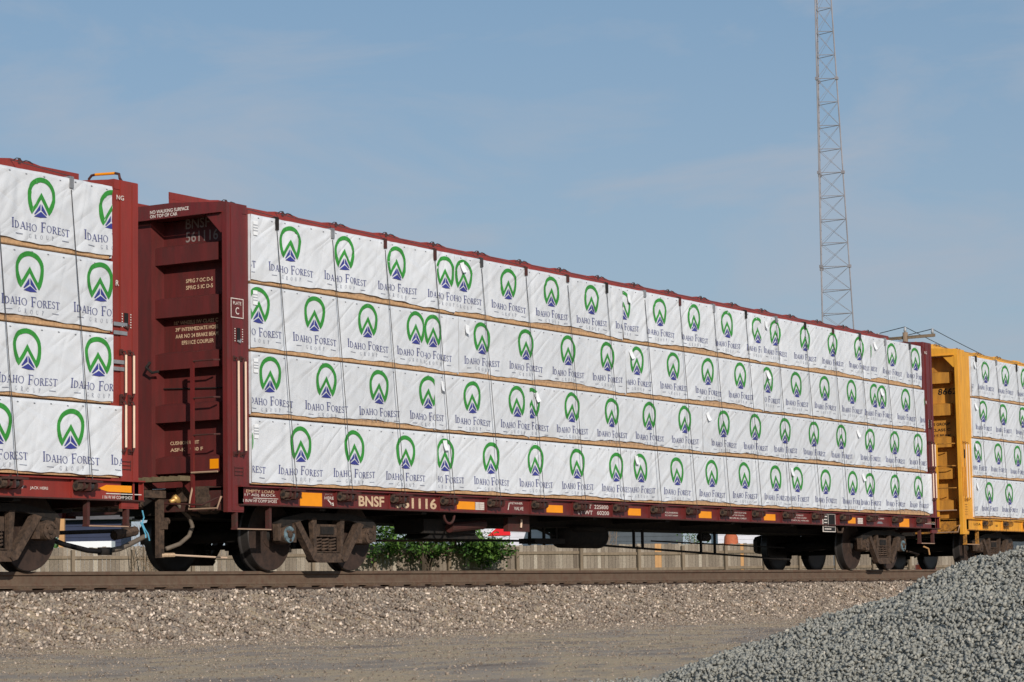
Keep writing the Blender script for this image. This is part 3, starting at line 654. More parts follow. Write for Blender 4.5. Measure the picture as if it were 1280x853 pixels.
CC = 'cream'
def sill_mid(mb, dx):
    Z0, Z1 = .835, .985
    def orange(a, b, z0=.83, z1=.962): mb.box(a, b, -1.376, -1.371, z0, z1, 'orange')
    orange(.09, .56, .815, .985); orange(3.76, 4.22, .845, .955); orange(6.20, 6.67, .845, .955)
    for a, b in ((8.69, 9.10), (11.10, 11.55), (13.55, 14.0), (17.12, 17.45)): orange(a, b, .845, .955)
    orange(19.55, 20.03, .815, .975)
    for a, b in ((4.24, 4.48), (17.56, 17.84)):
        for i in range(4):
            for j in range(2): mb.box(a + j * .12, a + j * .12 + .105, -1.377, -1.371, .845 + i * .028, .868 + i * .028, 'white')
    t = lambda s, a, b, z0, z1, m='white', bo=.006: side_text(mb, s, a, b, z0, z1, m, bold=bo)
    t('EMPTY LOAD', -1.02, -.45, .955, .992, 'cream', .0); t('11" ADJ. BLOCK', -1.05, -.42, .905, .945); t('1 IN/W HF COMP SHOES', -1.08, -.40, .838, .875)
    mb.box(-.88, -.10, -1.3745, -1.371, .886, .893, 'white'); mb.box(-.11, -.10, -1.3745, -1.371, .893, .93, 'white')
    t('JACK', .62, .80, .955, .985, 'greytxt'); t('HERE', .62, .82, .908, .945)
    mb.add([(.68, -1.3745, .90), (.70, -1.3745, .905), (.80, -1.3745, .845), (.775, -1.3745, .838)], [(0, 1, 2, 3)], 'white')
    mb.add([(.82, -1.3745, .825), (.74, -1.3745, .845), (.81, -1.3745, .875)], [(0, 1, 2)], 'white')
    t('BNSF', 1.38, 1.97, .835, .975, CC, .03); t('561116', 2.24, 3.24, .83, .975, CC, .03)
    t('RETAINER', 5.18, 5.52, .945, .975); t('VALVE', 5.28, 5.54, .86, .91)
    mb.add([(5.10, -1.3745, .86), (5.125, -1.3745, .86), (5.16, -1.3745, .965), (5.14, -1.3745, .965)], [(0, 1, 2, 3)], 'white')
    t('LD LMT  225800', 7.05, 8.06, .925, .985); t('LT WT   60200', 7.12, 8.08, .835, .895)
    t('ROLLER BEARING', 9.92, 10.36, .90, .925); t('DO NOT HUMP', 9.92, 10.36, .855, .88)
    t('LOAD LIMIT EACH SIDE', 12.22, 12.86, .945, .968); t('MUST BE EQUAL', 12.22, 12.80, .90, .923); t('SECURE ALL CABLES', 12.22, 12.86, .852, .875)
    t('KEEP CABLES', 14.66, 15.16, .945, .968); t('TIGHT ON LOAD', 14.60, 15.3, .90, .923); t('CHECK ALL WINCHES', 14.66, 15.38, .852, .875)
    mb.box(15.98, 16.53, -1.379, -1.371, .675, 1.008, 'white'); mb.box(16.00, 16.51, -1.381, -1.3795, .69, .993, 'blacktxt')
    for i in range(4): mb.box(16.03, 16.16, -1.383, -1.3815, .945 - i * .055, .965 - i * .055, 'white')
    mb.box(16.20, 16.215, -1.383, -1.3815, .775, .99, 'white'); mb.box(16.03, 16.48, -1.383, -1.3815, .765, .772, 'white'); mb.box(16.04, 16.33, -1.383, -1.3815, .72, .738, 'white')
    t('LUBE', 18.45, 18.8, .945, .968); mb.prism([(18.45, .86), (18.75, .86), (18.68, .90), (18.52, .90)], 'y', -1.376, -1.371, 'steel')
    t('1 IN W HF COMP SHOES', 20.70, 21.38, .915, .935, 'cream'); mb.box(20.70, 21.40, -1.3745, -1.371, .890, .897, 'white')
def bulk_mid(mb, side, T):
    if side == -1:
        X = -1.3845
        end_text(mb, 'NO WALKING SURFACE', -.16, -.78, 4.485, 4.530, X); end_text(mb, 'ON TOP OF CAR', -.16, -.60, 4.432, 4.475, X)
        P = -1.084
        end_text(mb, 'BNSF', -0.490, -0.870, 4.30, 4.43, P, 'greytxt', .01); end_text(mb, '561116', -0.490, -1.005, 4.13, 4.265, P, 'greytxt', .01)
        end_text(mb, 'SPRG 7 OC D-5', -0.490, -0.920, 3.615, 3.665, P, 'cream'); end_text(mb, 'SPRG 5 IC D-5', -0.490, -0.920, 3.53, 3.58, P, 'cream')
        for i, (s, a, b) in enumerate((('36" WHEELS IW CLASS C', -.22, -.93), ('39" INTERMEDIATE HOSE', -.25, -.93), ('AAR NO 24 BRAKE BEAM', -.25, -.93), ('EFS11CE COUPLER', -.35, -.86))):
            end_text(mb, s, a - .07, b - .07, 3.095 - i * .085, 3.145 - i * .085, P, 'cream')
        end_text(mb, 'CUSHION UNIT', -0.230, -0.690, 1.585, 1.63, P, 'cream'); end_text(mb, 'ASF-K   940 F', -0.230, -0.750, 1.50, 1.545, P, 'cream')
        mb.box(-1.2385, -1.236, -1.115, -.98, 1.255, 1.375, 'orange')
        # plate box, slot with punched dots, recessed louvre on the post
        for b in ((-1.315, -1.065, 3.335, 3.345), (-1.315, -1.065, 3.10, 3.11), (-1.315, -1.305, 3.11, 3.335), (-1.075, -1.065, 3.11, 3.335)): mb.box(b[0], b[1], -1.3825, -1.3795, b[2], b[3], 'white')
        mb.box(-1.305, -1.075, -1.3805, -1.379, 3.11, 3.335, 'red')
        side_text(mb, 'PLATE', -1.27, -1.11, 3.265, 3.305, y=-1.383); side_text(mb, 'C', -1.225, -1.155, 3.145, 3.235, y=-1.383)
    for s in (-1,):
        a = T(-1.16); mb.box(a - .032, a + .032, -1.3795, -1.371, 2.80, 2.98, 'blacktxt'); mb.tube([(a - .03, -1.38, 2.82), (a + .005, -1.40, 2.80), (a + .04, -1.38, 2.84)], .014, 'steel' if side == -1 else 'red_dirty', 6)
        for d in (-.075, .075):
            for k in range(6): mb.box(a + d - .008, a + d + .008, -1.3825, -1.379, 2.81 + k * .03, 2.822 + k * .03, 'white')
        for z in (1.16, 1.205, 1.25): mb.box(a - .09, a + .07, -1.3825, -1.379, z, z + .006, 'red_dirty')
        mb.box(a - .095, a - .09, -1.3825, -1.379, 1.15, 1.27, 'red_dirty'); mb.box(a + .07, a + .075, -1.3825, -1.379, 1.15, 1.27, 'red_dirty')
    if side == 1:
        x0 = T(-.925) - .06
        side_text(mb, 'NG', T(-.925) + .06, T(-.925) + .19, 4.295, 4.35, y=-1.3815); side_text(mb, 'R', T(-.925) + .045, T(-.925) + .10, 3.285, 3.35, y=-1.3815)
def extra_mid(car, D, dx, dirty, red):
    # underframe equipment: brake valve, cylinder, reservoir, rigging
    mb = MB(); mb.box(3.55, 4.9, -.95, -.45, .52, .72, 'black'); mb.tube([(4.1, -1.02, .60), (5.0, -1.02, .66)], .07, 'red_dirty', 12)
    mb.prism([(3.7, .45), (5.1, .45), (4.8, .60), (3.9, .60)], 'y', -.9, -.5, 'black'); D(mb, 'brake_valve')
    mb = MB()
    for i in range(17):
        a = math.pi + math.pi * i / 16
        if i: mb.tube([prev, (3.62 + .13 * math.cos(a), -1.33, .765 + .12 * math.sin(a))], .018, 'red_dirty', 6)
        prev = (3.62 + .13 * math.cos(a), -1.33, .765 + .12 * math.sin(a))
    D(mb, 'jacking_ring')
    mb = MB(); mb.box(5.42, 6.02, -1.18, -1.10, .56, .79, dirty); mb.tube([(5.75, -1.20, .62), (5.75, -1.21, .74)], .016, 'grabwhite', 6); D(mb, 'retainer_bracket')
    mb = MB(); mb.tube([(8.35, -.25, .56), (8.5, -.25, .56), (9.7, -.25, .56), (9.85, -.25, .56)], [.08, .2, .2, .08], 'black', 20); mb.box(8.55, 9.5, -.5, .1, .62, .70, 'black'); D(mb, 'air_reservoir', True)
    mb = MB(); mb.box(7.4, 8.3, -.45, -.15, .42, .50, 'black')
    for x, z in ((7.45, .40), (7.88, .40), (8.25, .47), (10.78, .36), (11.08, .36), (13.2, .28), (13.73, .28)): mb.box(x - .025, x + .025, -.33, -.30, z, .70, 'black')
    mb.tube([(6.4, -.3, .46), (7.4, -.3, .46), (9.4, -.3, .42), (16.8, -.3, .20)], .020, 'black', 6)
    mb.tube([(11.6, -.2, .50), (16.8, -.2, .42)], .014, 'black', 6); mb.tube([(7.6, -.3, .68), (8.3, -.3, .52)], .02, 'black', 6); mb.tube([(2.2, -.3, .42), (6.4, -.3, .46)], .02, 'black', 6)
    mb.tube([(3.0, -.6, .42), (4.9, -.6, .43), (4.9, -.6, .36)], .014, 'cast', 6)
    mb.cyl_x(13.3, 13.6, -.25, .58, .07, 'black', 12); D(mb, 'brake_rigging')
    mb = MB(); mb.tube([(16.65 , -1.34, .76), (16.7, -1.34, .68), (16.9, -1.34, .68), (16.95, -1.34, .76)], .02, 'cast', 6); D(mb, 'jacking_ring')
    # left end: cushion-unit bracket, brake rod and air hose
    mb = MB(); mb.box(-1.66, -1.56, -.52, -.46, .17, .98, 'cast'); mb.box(-1.95, -1.56, -.55, -.45, .90, .99, 'cast'); mb.box(-1.64, -1.50, -.53, -.45, .52, .62, 'cast')
    mb.cyl_x(-1.56, -1.46, -.49, .62, .045, 'cast', 10); D(mb, 'hose_bracket')
    mb = MB(); mb.tube([(-1.60, -.50, .20), (-1.35, -.5, .205)], .028, 'cream', 8); mb.tube([(-1.35, -.5, .205), (-.30, -.5, .175)], .012, 'grabwhite', 6); D(mb, 'brake_rod')
    mb = MB(); pts = [(-1.30, -.52, .86), (-1.24, -.54, .76), (-1.12, -.56, .67), (-1.06, -.56, .56), (-1.12, -.55, .44), (-1.28, -.53, .34), (-1.50, -.50, .28)]
    mb.tube(pts, .028, 'hose', 8); mb.tube([(-1.36, -.50, .93), (-1.28, -.53, .86)], .045, 'brass', 8); mb.tube([(-1.42, -.50, .86), (-1.22, -.53, .92)], .03, 'brass', 8); mb.tube([(-1.2, -.52, .86), (-1.05, -.5, .72), (-.85, -.5, .70)], .02, 'cast', 6); D(mb, 'air_hose', True)
    mb = MB(); mb.box(-1.30, -1.02, -1.0, -.5, .86, 1.04, 'cast'); mb.lathe_y(-1.18, .84, [(.14, -1.02), (.14, -.82)], 'cast', 20); D(mb, 'brake_cylinder')
    # grab device beside the centre post
    mb = MB(); mb.tube([(-1.31, -.09, 2.62), (-1.42, -.12, 2.55), (-1.40, -.2, 2.48), (-1.32, -.24, 2.5)], .018, 'black', 6); mb.tube([(-1.10, -.14, 2.30), (-1.10, -1.15, 2.26)], .008, 'black', 6); D(mb, 'latch')
    mb = MB(); mb.tube([(21.9, -.9, .46), (22.15, -.9, .42), (22.2, -.9, .30)], .016, 'newwood', 6); mb.tube([(20.9, -.95, .36), (21.5, -.95, .30), (21.9, -.7, .25)], .02, 'cast', 6); D(mb, 'hose_bracket')

def sill_left(mb, dx):
    side_text(mb, 'JACK HERE', -4.88, -4.59, .885, .925); mb.add([(-5.02, -1.3745, .90), (-4.985, -1.3745, .93), (-4.97, -1.3745, .93), (-5.0, -1.3745, .90)], [(0, 1, 2, 3)], 'white')
    mb.prism([(-3.76, .93), (-3.62, .975), (-3.18, .975), (-3.18, .895), (-3.60, .90)], 'y', -1.3765, -1.371, 'orange')
    mb.box(-3.62, -3.0, -1.3765, -1.371, .872, .882, 'white'); side_text(mb, '1 IN W HF COMP SHOES', -3.68, -3.14, .818, .855)
def extra_left(car, D, dx, dirty, red):
    mb = MB()
    mb.tube([(-3.26, -.80, 4.53), (-3.26, -.80, 4.62), (-3.26, -.84, 4.655), (-3.26, -.90, 4.66)], .016, dirty, 8)
    mb.tube([(-3.26, -.90, 4.66), (-3.26, -1.20, 4.645)], .017, 'orange', 8)
    mb.tube([(-3.26, -1.20, 4.645), (-3.26, -1.26, 4.63), (-3.26, -1.27, 4.58), (-3.22, -1.28, 4.53)], .016, dirty, 8); D(mb, 'top_grab')
    mb = MB()
    for z in (2.84, 2.74, 2.40, 2.32):
        mb = MB(); mb.box(-3.50, -3.26, -1.385, -1.3815, z - .022, z + .022, 'steel'); D(mb, 'banding_bracket')
    mb = MB(); mb.tube([(-4.1, -.6, .50), (-3.75, -.52, .42), (-3.35, -.5, .32), (-2.95, -.5, .255), (-2.66, -.5, .24)], .032, 'rubber', 8); mb.box(-2.72, -2.55, -.54, -.46, .20, .29, 'black')
    mb.tube([(-2.62, -.5, .245), (-2.35, -.5, .28), (-2.1, -.5, .36), (-1.93, -.5, .42), (-1.85, -.5, .44)], .032, 'hose', 8); D(mb, 'air_hose', True)
    mb = MB(); mb.tube([(-3.9, -.3, .44), (-2.1, -.3, .50)], .028, 'black', 6); mb.tube([(-2.3, -.35, .44), (-1.9, -.35, .50)], .06, 'cast', 8); D(mb, 'brake_rod')
    mb = MB()
    mb.tube([(-2.90, -1.3, .70), (-2.87, -1.3, .62), (-2.90, -1.3, .55), (-2.86, -1.3, .49), (-2.80, -1.3, .43), (-2.77, -1.3, .35)], .009, 'cyan', 6)
    mb.tube([(-2.93, -1.3, .56), (-2.88, -1.3, .49), (-2.84, -1.3, .42), (-2.84, -1.3, .38)], .009, 'cyan', 6); D(mb, 'tie_rope')
def sill_yel(mb, dx):
    mb.box(26.42, 26.72, -1.376, -1.371, .815, 1.0, 'orange'); mb.box(26.73, 27.4, -1.376, -1.371, .815, 1.0, 'slate')
    side_text(mb, 'LOAD', 23.50, 24.05, .90, .95, 'blacktxt'); side_text(mb, 'AEI', 24.75, 24.88, .89, .93, 'blacktxt')
def bulk_yel(mb, side, T):
    if side != -1: return
    P = T(-1.084)
    letter(mb, '86629', (P, -.80, 3.62), (0, -1, 0), (0, -.12, 1), .52, .13, 'blacktxt', .015)
    for i, s in enumerate(('7OUS GROUP', '36 CLASS C', 'BRAKE BEAM')): end_text(mb, s, -.50, -1.05, 2.98 - i * .12, 3.04 - i * .12, P, 'blacktxt')
    pass
    for x in (-1.33, -1.24, -1.15): mb.box(T(x), T(x + .03), -1.384, -1.3795, 1.5, 2.1, 'yellow')
    a = T(-1.18); mb.box(a - .03, a + .03, -1.3815, -1.379, 2.28, 2.46, 'blacktxt')
    for k in range(5): mb.box(a - .08, a + .06, -1.3815, -1.379, 1.12 + k * .05, 1.13 + k * .05, 'yellow_dirty')
full = rail_car('rail_car', 0.0, 'red', 'red_dirty', 'dark red flat car in full view with BNSF 561116 on its sill and end',
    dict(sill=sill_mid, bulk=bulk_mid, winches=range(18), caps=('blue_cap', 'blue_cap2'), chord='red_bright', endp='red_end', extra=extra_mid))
left = rail_car('rail_car', -24.54, 'red_bright', 'red_dirty', 'brighter red flat car cut off by the left edge, orange grab rail on top',
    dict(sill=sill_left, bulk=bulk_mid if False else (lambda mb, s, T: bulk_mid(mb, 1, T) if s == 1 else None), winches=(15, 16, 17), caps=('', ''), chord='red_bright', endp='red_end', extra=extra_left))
yel = rail_car('rail_car', 24.28, 'yellow', 'yellow_dirty', 'yellow centre beam flat car at the right edge with 8662 in black on its end',
    dict(sill=sill_yel, bulk=bulk_yel, winches=(0, 1, 2, 3), caps=('', ''), chord='yellow', endp='yellow_end', flange=.25))

# ------------------------------------------------------------------ ground
def hash_noise(x, y, s=1.0):
    return (np.sin(x * 1.7 * s + 1.3) * np.cos(y * 2.1 * s + .7) + .5 * np.sin(x * 4.3 * s + y * 3.1 * s) + .25 * np.sin(x * 9.1 * s - y * 7.7 * s)) / 1.75
YP = [-1500, -60, -26, -20, -14, -9.7, -5.5, -3.35, -1.95, 0, 1.95, 3.3, 8, 20, 60, 1500]
ZP = [-1.9, -1.9, -1.75, -1.55, -1.05, -.90, -.84, -.79, -.290, -.275, -.290, -.75, -.72, -.68, -.65, -.65]
def ground_z(x, y):
    x = np.asarray(x, float); y = np.asarray(y, float); z = np.interp(y, YP, ZP)
    near = np.exp(-(np.abs(y + 10) / 30) ** 2)
    z = z + near * .018 * hash_noise(x, y, 1.0) * (np.abs(y) > 1.9) + .05 * near * np.clip((-y - 5) / 6, 0, 1) * np.sin(.35 * x + .2 * y) * .5
    d = np.hypot(x - CAM.x, y - CAM.y)
    return z
gm = bpy.data.materials.new('dusty_ground'); gm.use_nodes = True; nt = gm.node_tree; b = nt.nodes['Principled BSDF']; b.inputs['Roughness'].default_value = 0.95; b.inputs['Specular IOR Level'].default_value = 0.15
tc = N(nt, 'ShaderNodeTexCoord')
def noise(nt, sc, det=6, ro=.6, vec=None):
    n = N(nt, 'ShaderNodeTexNoise'); n.inputs['Scale'].default_value = sc; n.inputs['Detail'].default_value = det; n.inputs['Roughness'].default_value = ro
    nt.links.new((vec or tc).outputs['Object' if vec is None else 0], n.inputs['Vector']); return n
def ramp(nt, src, stops):
    r = N(nt, 'ShaderNodeValToRGB'); e = r.color_ramp.elements
    while len(e) < len(stops): e.new(.5)
    for el, (p, c) in zip(e, stops): el.position = p; el.color = c
    nt.links.new(src, r.inputs['Fac']); return r
mpg = N(nt, 'ShaderNodeMapping'); mpg.inputs['Scale'].default_value = (.45, 1, 1); nt.links.new(tc.outputs['Object'], mpg.inputs['Vector'])
nA = noise(nt, 1.1, 9, .68, mpg); cA = ramp(nt, nA.outputs['Fac'], [(.32, srgb(126, 112, 102)), (.46, srgb(164, 150, 136)), (.56, srgb(188, 166, 136)), (.66, srgb(150, 138, 126)), (.78, srgb(170, 160, 148))])
nB = noise(nt, 60, 4, .8); cB = ramp(nt, nB.outputs['Fac'], [(.3, (.55, .55, .55, 1)), (.5, (1, 1, 1, 1)), (.7, (1.35, 1.32, 1.28, 1))])
mx = N(nt, 'ShaderNodeMix', data_type='RGBA', blend_type='MULTIPLY'); mx.inputs[0].default_value = .8
nt.links.new(cA.outputs[0], mx.inputs[6]); nt.links.new(cB.outputs[0], mx.inputs[7])
# beyond the tracks the dirt gives way to grass
sp = N(nt, 'ShaderNodeSeparateXYZ'); nt.links.new(tc.outputs['Object'], sp.inputs[0])
gr = N(nt, 'ShaderNodeMapRange'); gr.inputs['From Min'].default_value = 3.4; gr.inputs['From Max'].default_value = 5.0; nt.links.new(sp.outputs['Y'], gr.inputs['Value'])
gN = noise(nt, .6); gC = ramp(nt, gN.outputs['Fac'], [(.3, srgb(78, 98, 44)), (.6, srgb(110, 124, 62)), (.8, srgb(132, 122, 84))])
mg = N(nt, 'ShaderNodeMix', data_type='RGBA'); nt.links.new(gr.outputs[0], mg.inputs[0]); nt.links.new(mx.outputs[2], mg.inputs[6]); nt.links.new(gC.outputs[0], mg.inputs[7])
nt.links.new(mg.outputs[2], b.inputs['Base Color'])
bp = N(nt, 'ShaderNodeBump'); bp.inputs['Strength'].default_value = .7; bp.inputs['Distance'].default_value = .02
nt.links.new(nB.outputs['Fac'], bp.inputs['Height']); nt.links.new(bp.outputs[0], b.inputs['Normal']); M['ground'] = gm
def axis(lo, hi, step, far):
    a = list(np.arange(lo, hi, step)); e = step; x = lo; L_ = []
    while x > -far: e *= 1.4; x -= e; L_.append(x)
    e = step; x = a[-1]; R_ = []
    while x < far: e *= 1.4; x += e; R_.append(x)
    return np.array(L_[::-1] + a + R_)
gx = axis(-30, 62, .35, 3000); gy = axis(-24, 36, .2, 3000)
GX, GY = np.meshgrid(gx, gy); GZ = ground_z(GX, GY)
me = bpy.data.meshes.new('ground'); nx_, ny_ = len(gx), len(gy)
me.from_pydata(np.stack([GX, GY, GZ], -1).reshape(-1, 3).tolist(), [], [(j * nx_ + i, j * nx_ + i + 1, (j + 1) * nx_ + i + 1, (j + 1) * nx_ + i) for j in range(ny_ - 1) for i in range(nx_ - 1)])
me.polygons.foreach_set('use_smooth', [True] * len(me.polygons)); me.materials.append(gm)
go = bpy.data.objects.new('ground', me); col.objects.link(go); go['kind'] = 'structure'

# ------------------------------------------------------------------ stones
def rock_shapes(n, pts, flat=.75, seed=3):
    r = random.Random(seed); res = []
    for _ in range(n):
        bm = bmesh.new()
        for _ in range(pts):
            v = Vector((r.gauss(0, 1), r.gauss(0, 1), r.gauss(0, 1))).normalized() * r.uniform(.75, 1.1); bm.verts.new((v.x * 1.1, v.y * .9, v.z * flat))
        bmesh.ops.convex_hull(bm, input=bm.verts)
        for v in [v for v in bm.verts if not v.link_faces]: bm.verts.remove(v)
        bmesh.ops.triangulate(bm, faces=bm.faces); bm.verts.index_update()
        res.append((np.array([v.co[:] for v in bm.verts]), np.array([[v.index for v in f.verts] for f in bm.faces]))); bm.free()
    return res
ROCKS = rock_shapes(14, 13)
SHARP = rock_shapes(14, 9, .62, 17)
PEBS = rock_shapes(6, 8, .7, 5)
def scatter(name, P, size, mat, shapes, rng, base=None):
    V = []; Fc = []; o = 0; n = len(P); kind = rng.integers(0, len(shapes), n)
    for k, (sv, sf) in enumerate(shapes):
        idx = np.where(kind == k)[0]
        if not len(idx): continue
        q_ = rng.normal(size=(len(idx), 4)); q_ /= np.linalg.norm(q_, axis=1)[:, None]; w, x, y, z = q_.T
        Rm = np.stack([np.stack([1 - 2 * (y * y + z * z), 2 * (x * y - z * w), 2 * (x * z + y * w)], -1), np.stack([2 * (x * y + z * w), 1 - 2 * (x * x + z * z), 2 * (y * z - x * w)], -1), np.stack([2 * (x * z - y * w), 2 * (y * z + x * w), 1 - 2 * (x * x + y * y)], -1)], 1)
        vv = np.einsum('nij,mj->nmi', Rm, sv) * size[idx][:, None, None] + P[idx][:, None, :]
        ff = sf[None] + (np.arange(len(idx)) * len(sv))[:, None, None] + o
        V.append(vv.reshape(-1, 3)); Fc.append(ff.reshape(-1, 3)); o += vv.shape[0] * vv.shape[1]
    V = np.concatenate(V); Fc = np.concatenate(Fc)
    if base is not None: Fc = np.concatenate([Fc, base[1] + len(V)]); V = np.concatenate([V, base[0]])
    me = bpy.data.meshes.new(name); me.vertices.add(len(V)); me.vertices.foreach_set('co', V.astype(np.float32).ravel())
    me.loops.add(len(Fc) * 3); me.loops.foreach_set('vertex_index', Fc.astype(np.int32).ravel())
    me.polygons.add(len(Fc)); me.polygons.foreach_set('loop_start', np.arange(0, len(Fc) * 3, 3, dtype=np.int32)); me.polygons.foreach_set('loop_total', np.full(len(Fc), 3, dtype=np.int32))
    me.materials.append(M[mat]); me.update(calc_edges=True)
    ob = bpy.data.objects.new(name, me); col.objects.link(ob); return ob
rng = np.random.default_rng(5)
n = 62000
X = rng.uniform(-12, 27, n); Y = -1.35 - 2.25 * rng.uniform(0, 1, n) ** .95
X2 = rng.uniform(27, 60, 14000); Y2 = -1.35 - 2.1 * rng.uniform(0, 1, 14000)
XT = rng.uniform(-14, 45, 16000); YT = -3.3 - rng.exponential(.75, 16000); X2 = np.concatenate([X2, XT]); Y2 = np.concatenate([Y2, YT])
X3 = rng.uniform(-12, 50, 9000); Y3 = rng.uniform(-.6, 3.3, 9000)
X = np.concatenate([X, X2, X3]); Y = np.concatenate([Y, Y2, Y3])
size = rng.uniform(.016, .034, len(X)) * np.where(rng.uniform(size=len(X)) < .12, 1.25, 1)
size = size * np.where(Y < -3.4, np.clip(1.05 - (-Y - 3.4) * .3, .35, 1) * rng.uniform(.4, 1, len(X)), 1)
keep = ~((np.abs(np.abs(Y) - .755) < .12))
X, Y, size = X[keep], Y[keep], size[keep]
Z = ground_z(X, Y) + rng.uniform(-.014, .026, len(X)) * np.where(Y < -3.4, .2, 1) + .03 * (Y > -3.4) * hash_noise(X * 3, Y * 3)
o = scatter('track_ballast', np.stack([X, Y, Z], -1), size, 'stone', ROCKS, rng); tag(o, 'brown and buff crushed stone ballast heaped along the rail', 'ballast', kind='stuff')
n = 60000
t_ = rng.uniform(0, 1, n); X = rng.uniform(-20, 16, n); Y = -3.1 - 10.5 * t_ ** 1.5
Z = ground_z(X, Y) + .0; sz = rng.uniform(.005, .013, n) * np.where(rng.uniform(size=n) < .06, 1.8, 1)
near_b = np.clip(1 - (-Y - 3.1) / 1.3, 0, 1); sz = sz * (1 + near_b * .9)
o = scatter('loose_gravel', np.stack([X, Y, Z + sz * .2], -1), sz, 'pebble', PEBS, rng); tag(o, 'fine loose gravel scattered on the dirt below the ballast', 'gravel', kind='stuff')

# grey stone pile in the right foreground: s runs across to the right of the camera, t away from it
cy_, sy_ = math.cos(YAW), math.sin(YAW)
def st_xy(s, t): return CAM.x + t * cy_ + s * sy_, CAM.y + t * sy_ - s * cy_
CS = [.0, .70, 1.35, 2.0, 2.46, 3.0, 3.94, 5.0, 6.5, 8.5, 11, 13]
CH = [-1.1, -.72, -.50, -.255, -.09, .10, .34, .62, .85, .8, .0, -1.3]   # crest height above the camera
def pile_h(s, t):
    H = np.interp(s, CS, CH) + CAM.z
    tc_ = 17.0 + .25 * np.sin(s * .9)
    d = t - tc_; back = np.clip(d, 0, None); fr = np.clip(-d, 0, None)
    h = H - back * .62 - fr ** 1.35 * .125
    h = h + .045 * hash_noise(s * 1.6, t * 1.3) + .02 * hash_noise(s * 5, t * 4)
    h = np.where(np.abs(d) < .6, h - .0, h)
    return h
S, T_ = np.meshgrid(np.arange(-.4, 12.5, .07), np.arange(11.0, 20.5, .07))
px, py = st_xy(S, T_); ph = pile_h(S, T_) - .02; gz = ground_z(px, py); ph2 = np.maximum(ph, gz - .12)
ns, nt2 = S.shape[1], S.shape[0]
idx = np.arange(ns * nt2).reshape(nt2, ns); A_, B_, C_, D_ = idx[:-1, :-1].ravel(), idx[:-1, 1:].ravel(), idx[1:, 1:].ravel(), idx[1:, :-1].ravel()
okc = ((ph > gz - .1)[:-1, :-1]).ravel()
tri = np.concatenate([np.stack([A_, B_, C_], -1)[okc], np.stack([A_, C_, D_], -1)[okc]])
baseV = np.stack([px, py, ph2], -1).reshape(-1, 3)
n = 200000
s = rng.uniform(-.3, 9.5, n); t = rng.uniform(11.0, 19.2, n); x, y = st_xy(s, t); h = pile_h(s, t); g = ground_z(x, y); k = h > g - .05
# loose strays around the toe
k = k | ((h > g - .22) & (rng.uniform(size=n) < .16))
vis = (s < (t * .2073 + .9)); k &= vis | (rng.uniform(size=n) < .35)
s, t, x, y, h, g = s[k], t[k], x[k], y[k], h[k], g[k]; sz = .0095 + .0205 * rng.beta(1.6, 2.2, len(s)); sz = sz * np.where(rng.uniform(size=len(s)) < .04, 1.4, 1)
o = scatter('gravel_pile', np.stack([x, y, np.maximum(h, g + .004) + rng.uniform(-.010, .015, len(s))], -1), sz, 'greystone', SHARP, rng, (baseV, tri)); tag(o, 'heap of fresh grey crushed stone in the right foreground', 'gravel pile', kind='stuff')

# ------------------------------------------------------------------ track
trk = empty('railway_track', (0, 0, -.2)); tag(trk, 'single railway track with rusty brown rail running under the train', 'railway track')
mb = MB()
def railprof(mb, y0, x0, x1):
    c = [(-.075, -.19), (.075, -.19), (.075, -.178), (.02, -.160), (.009, -.14), (.009, -.05), (.036, -.038), (.036, -.008), (.028, -.001), (-.028, -.001), (-.036, -.008), (-.036, -.038), (-.009, -.05), (-.009, -.14), (-.02, -.160), (-.075, -.178)]
    mb.prism([(y0 + a, b) for a, b in c], 'x', x0, x1, 'rail')
    mb.box(x0, x1, y0 - .026, y0 + .026, -.0008, .0004, 'railtop')
for y0 in (-.755, .755):
    mb = MB(); railprof(mb, y0, -60, 140); mb.v = [(a, b, c + .2) for a, b, c in mb.v]; mb.build('rail', trk)
rr = random.Random(4)
for k in range(90):
    x = -14 + k * .53 + rr.uniform(-.02, .02)
    mb = MB(); mb.box(x - .11, x + .11, -1.30, 1.30, -.40, -.212, 'tie'); mb.v = [(a, b, c + .2) for a, b, c in mb.v]; tie = mb.build('sleeper', trk)
    for y0 in (-.755, .755):
        mb = MB()
        mb.box(x - .095, x + .095, y0 - .17, y0 + .17, -.2115, -.192, 'rail')
        for sx in (-.06, .06):
            for sy in (-1, 1): mb.box(x + sx - .012, x + sx + .012, y0 + sy * .083 - .012, y0 + sy * .083 + .012, -.20, -.165, 'rail')
        mb.box(x + .085, x + .13, y0 - .095, y0 + .095, -.205, -.172, 'rail')
        mb.v = [(a, b, c + .2) for a, b, c in mb.v]; mb.build('tie_plate', tie)

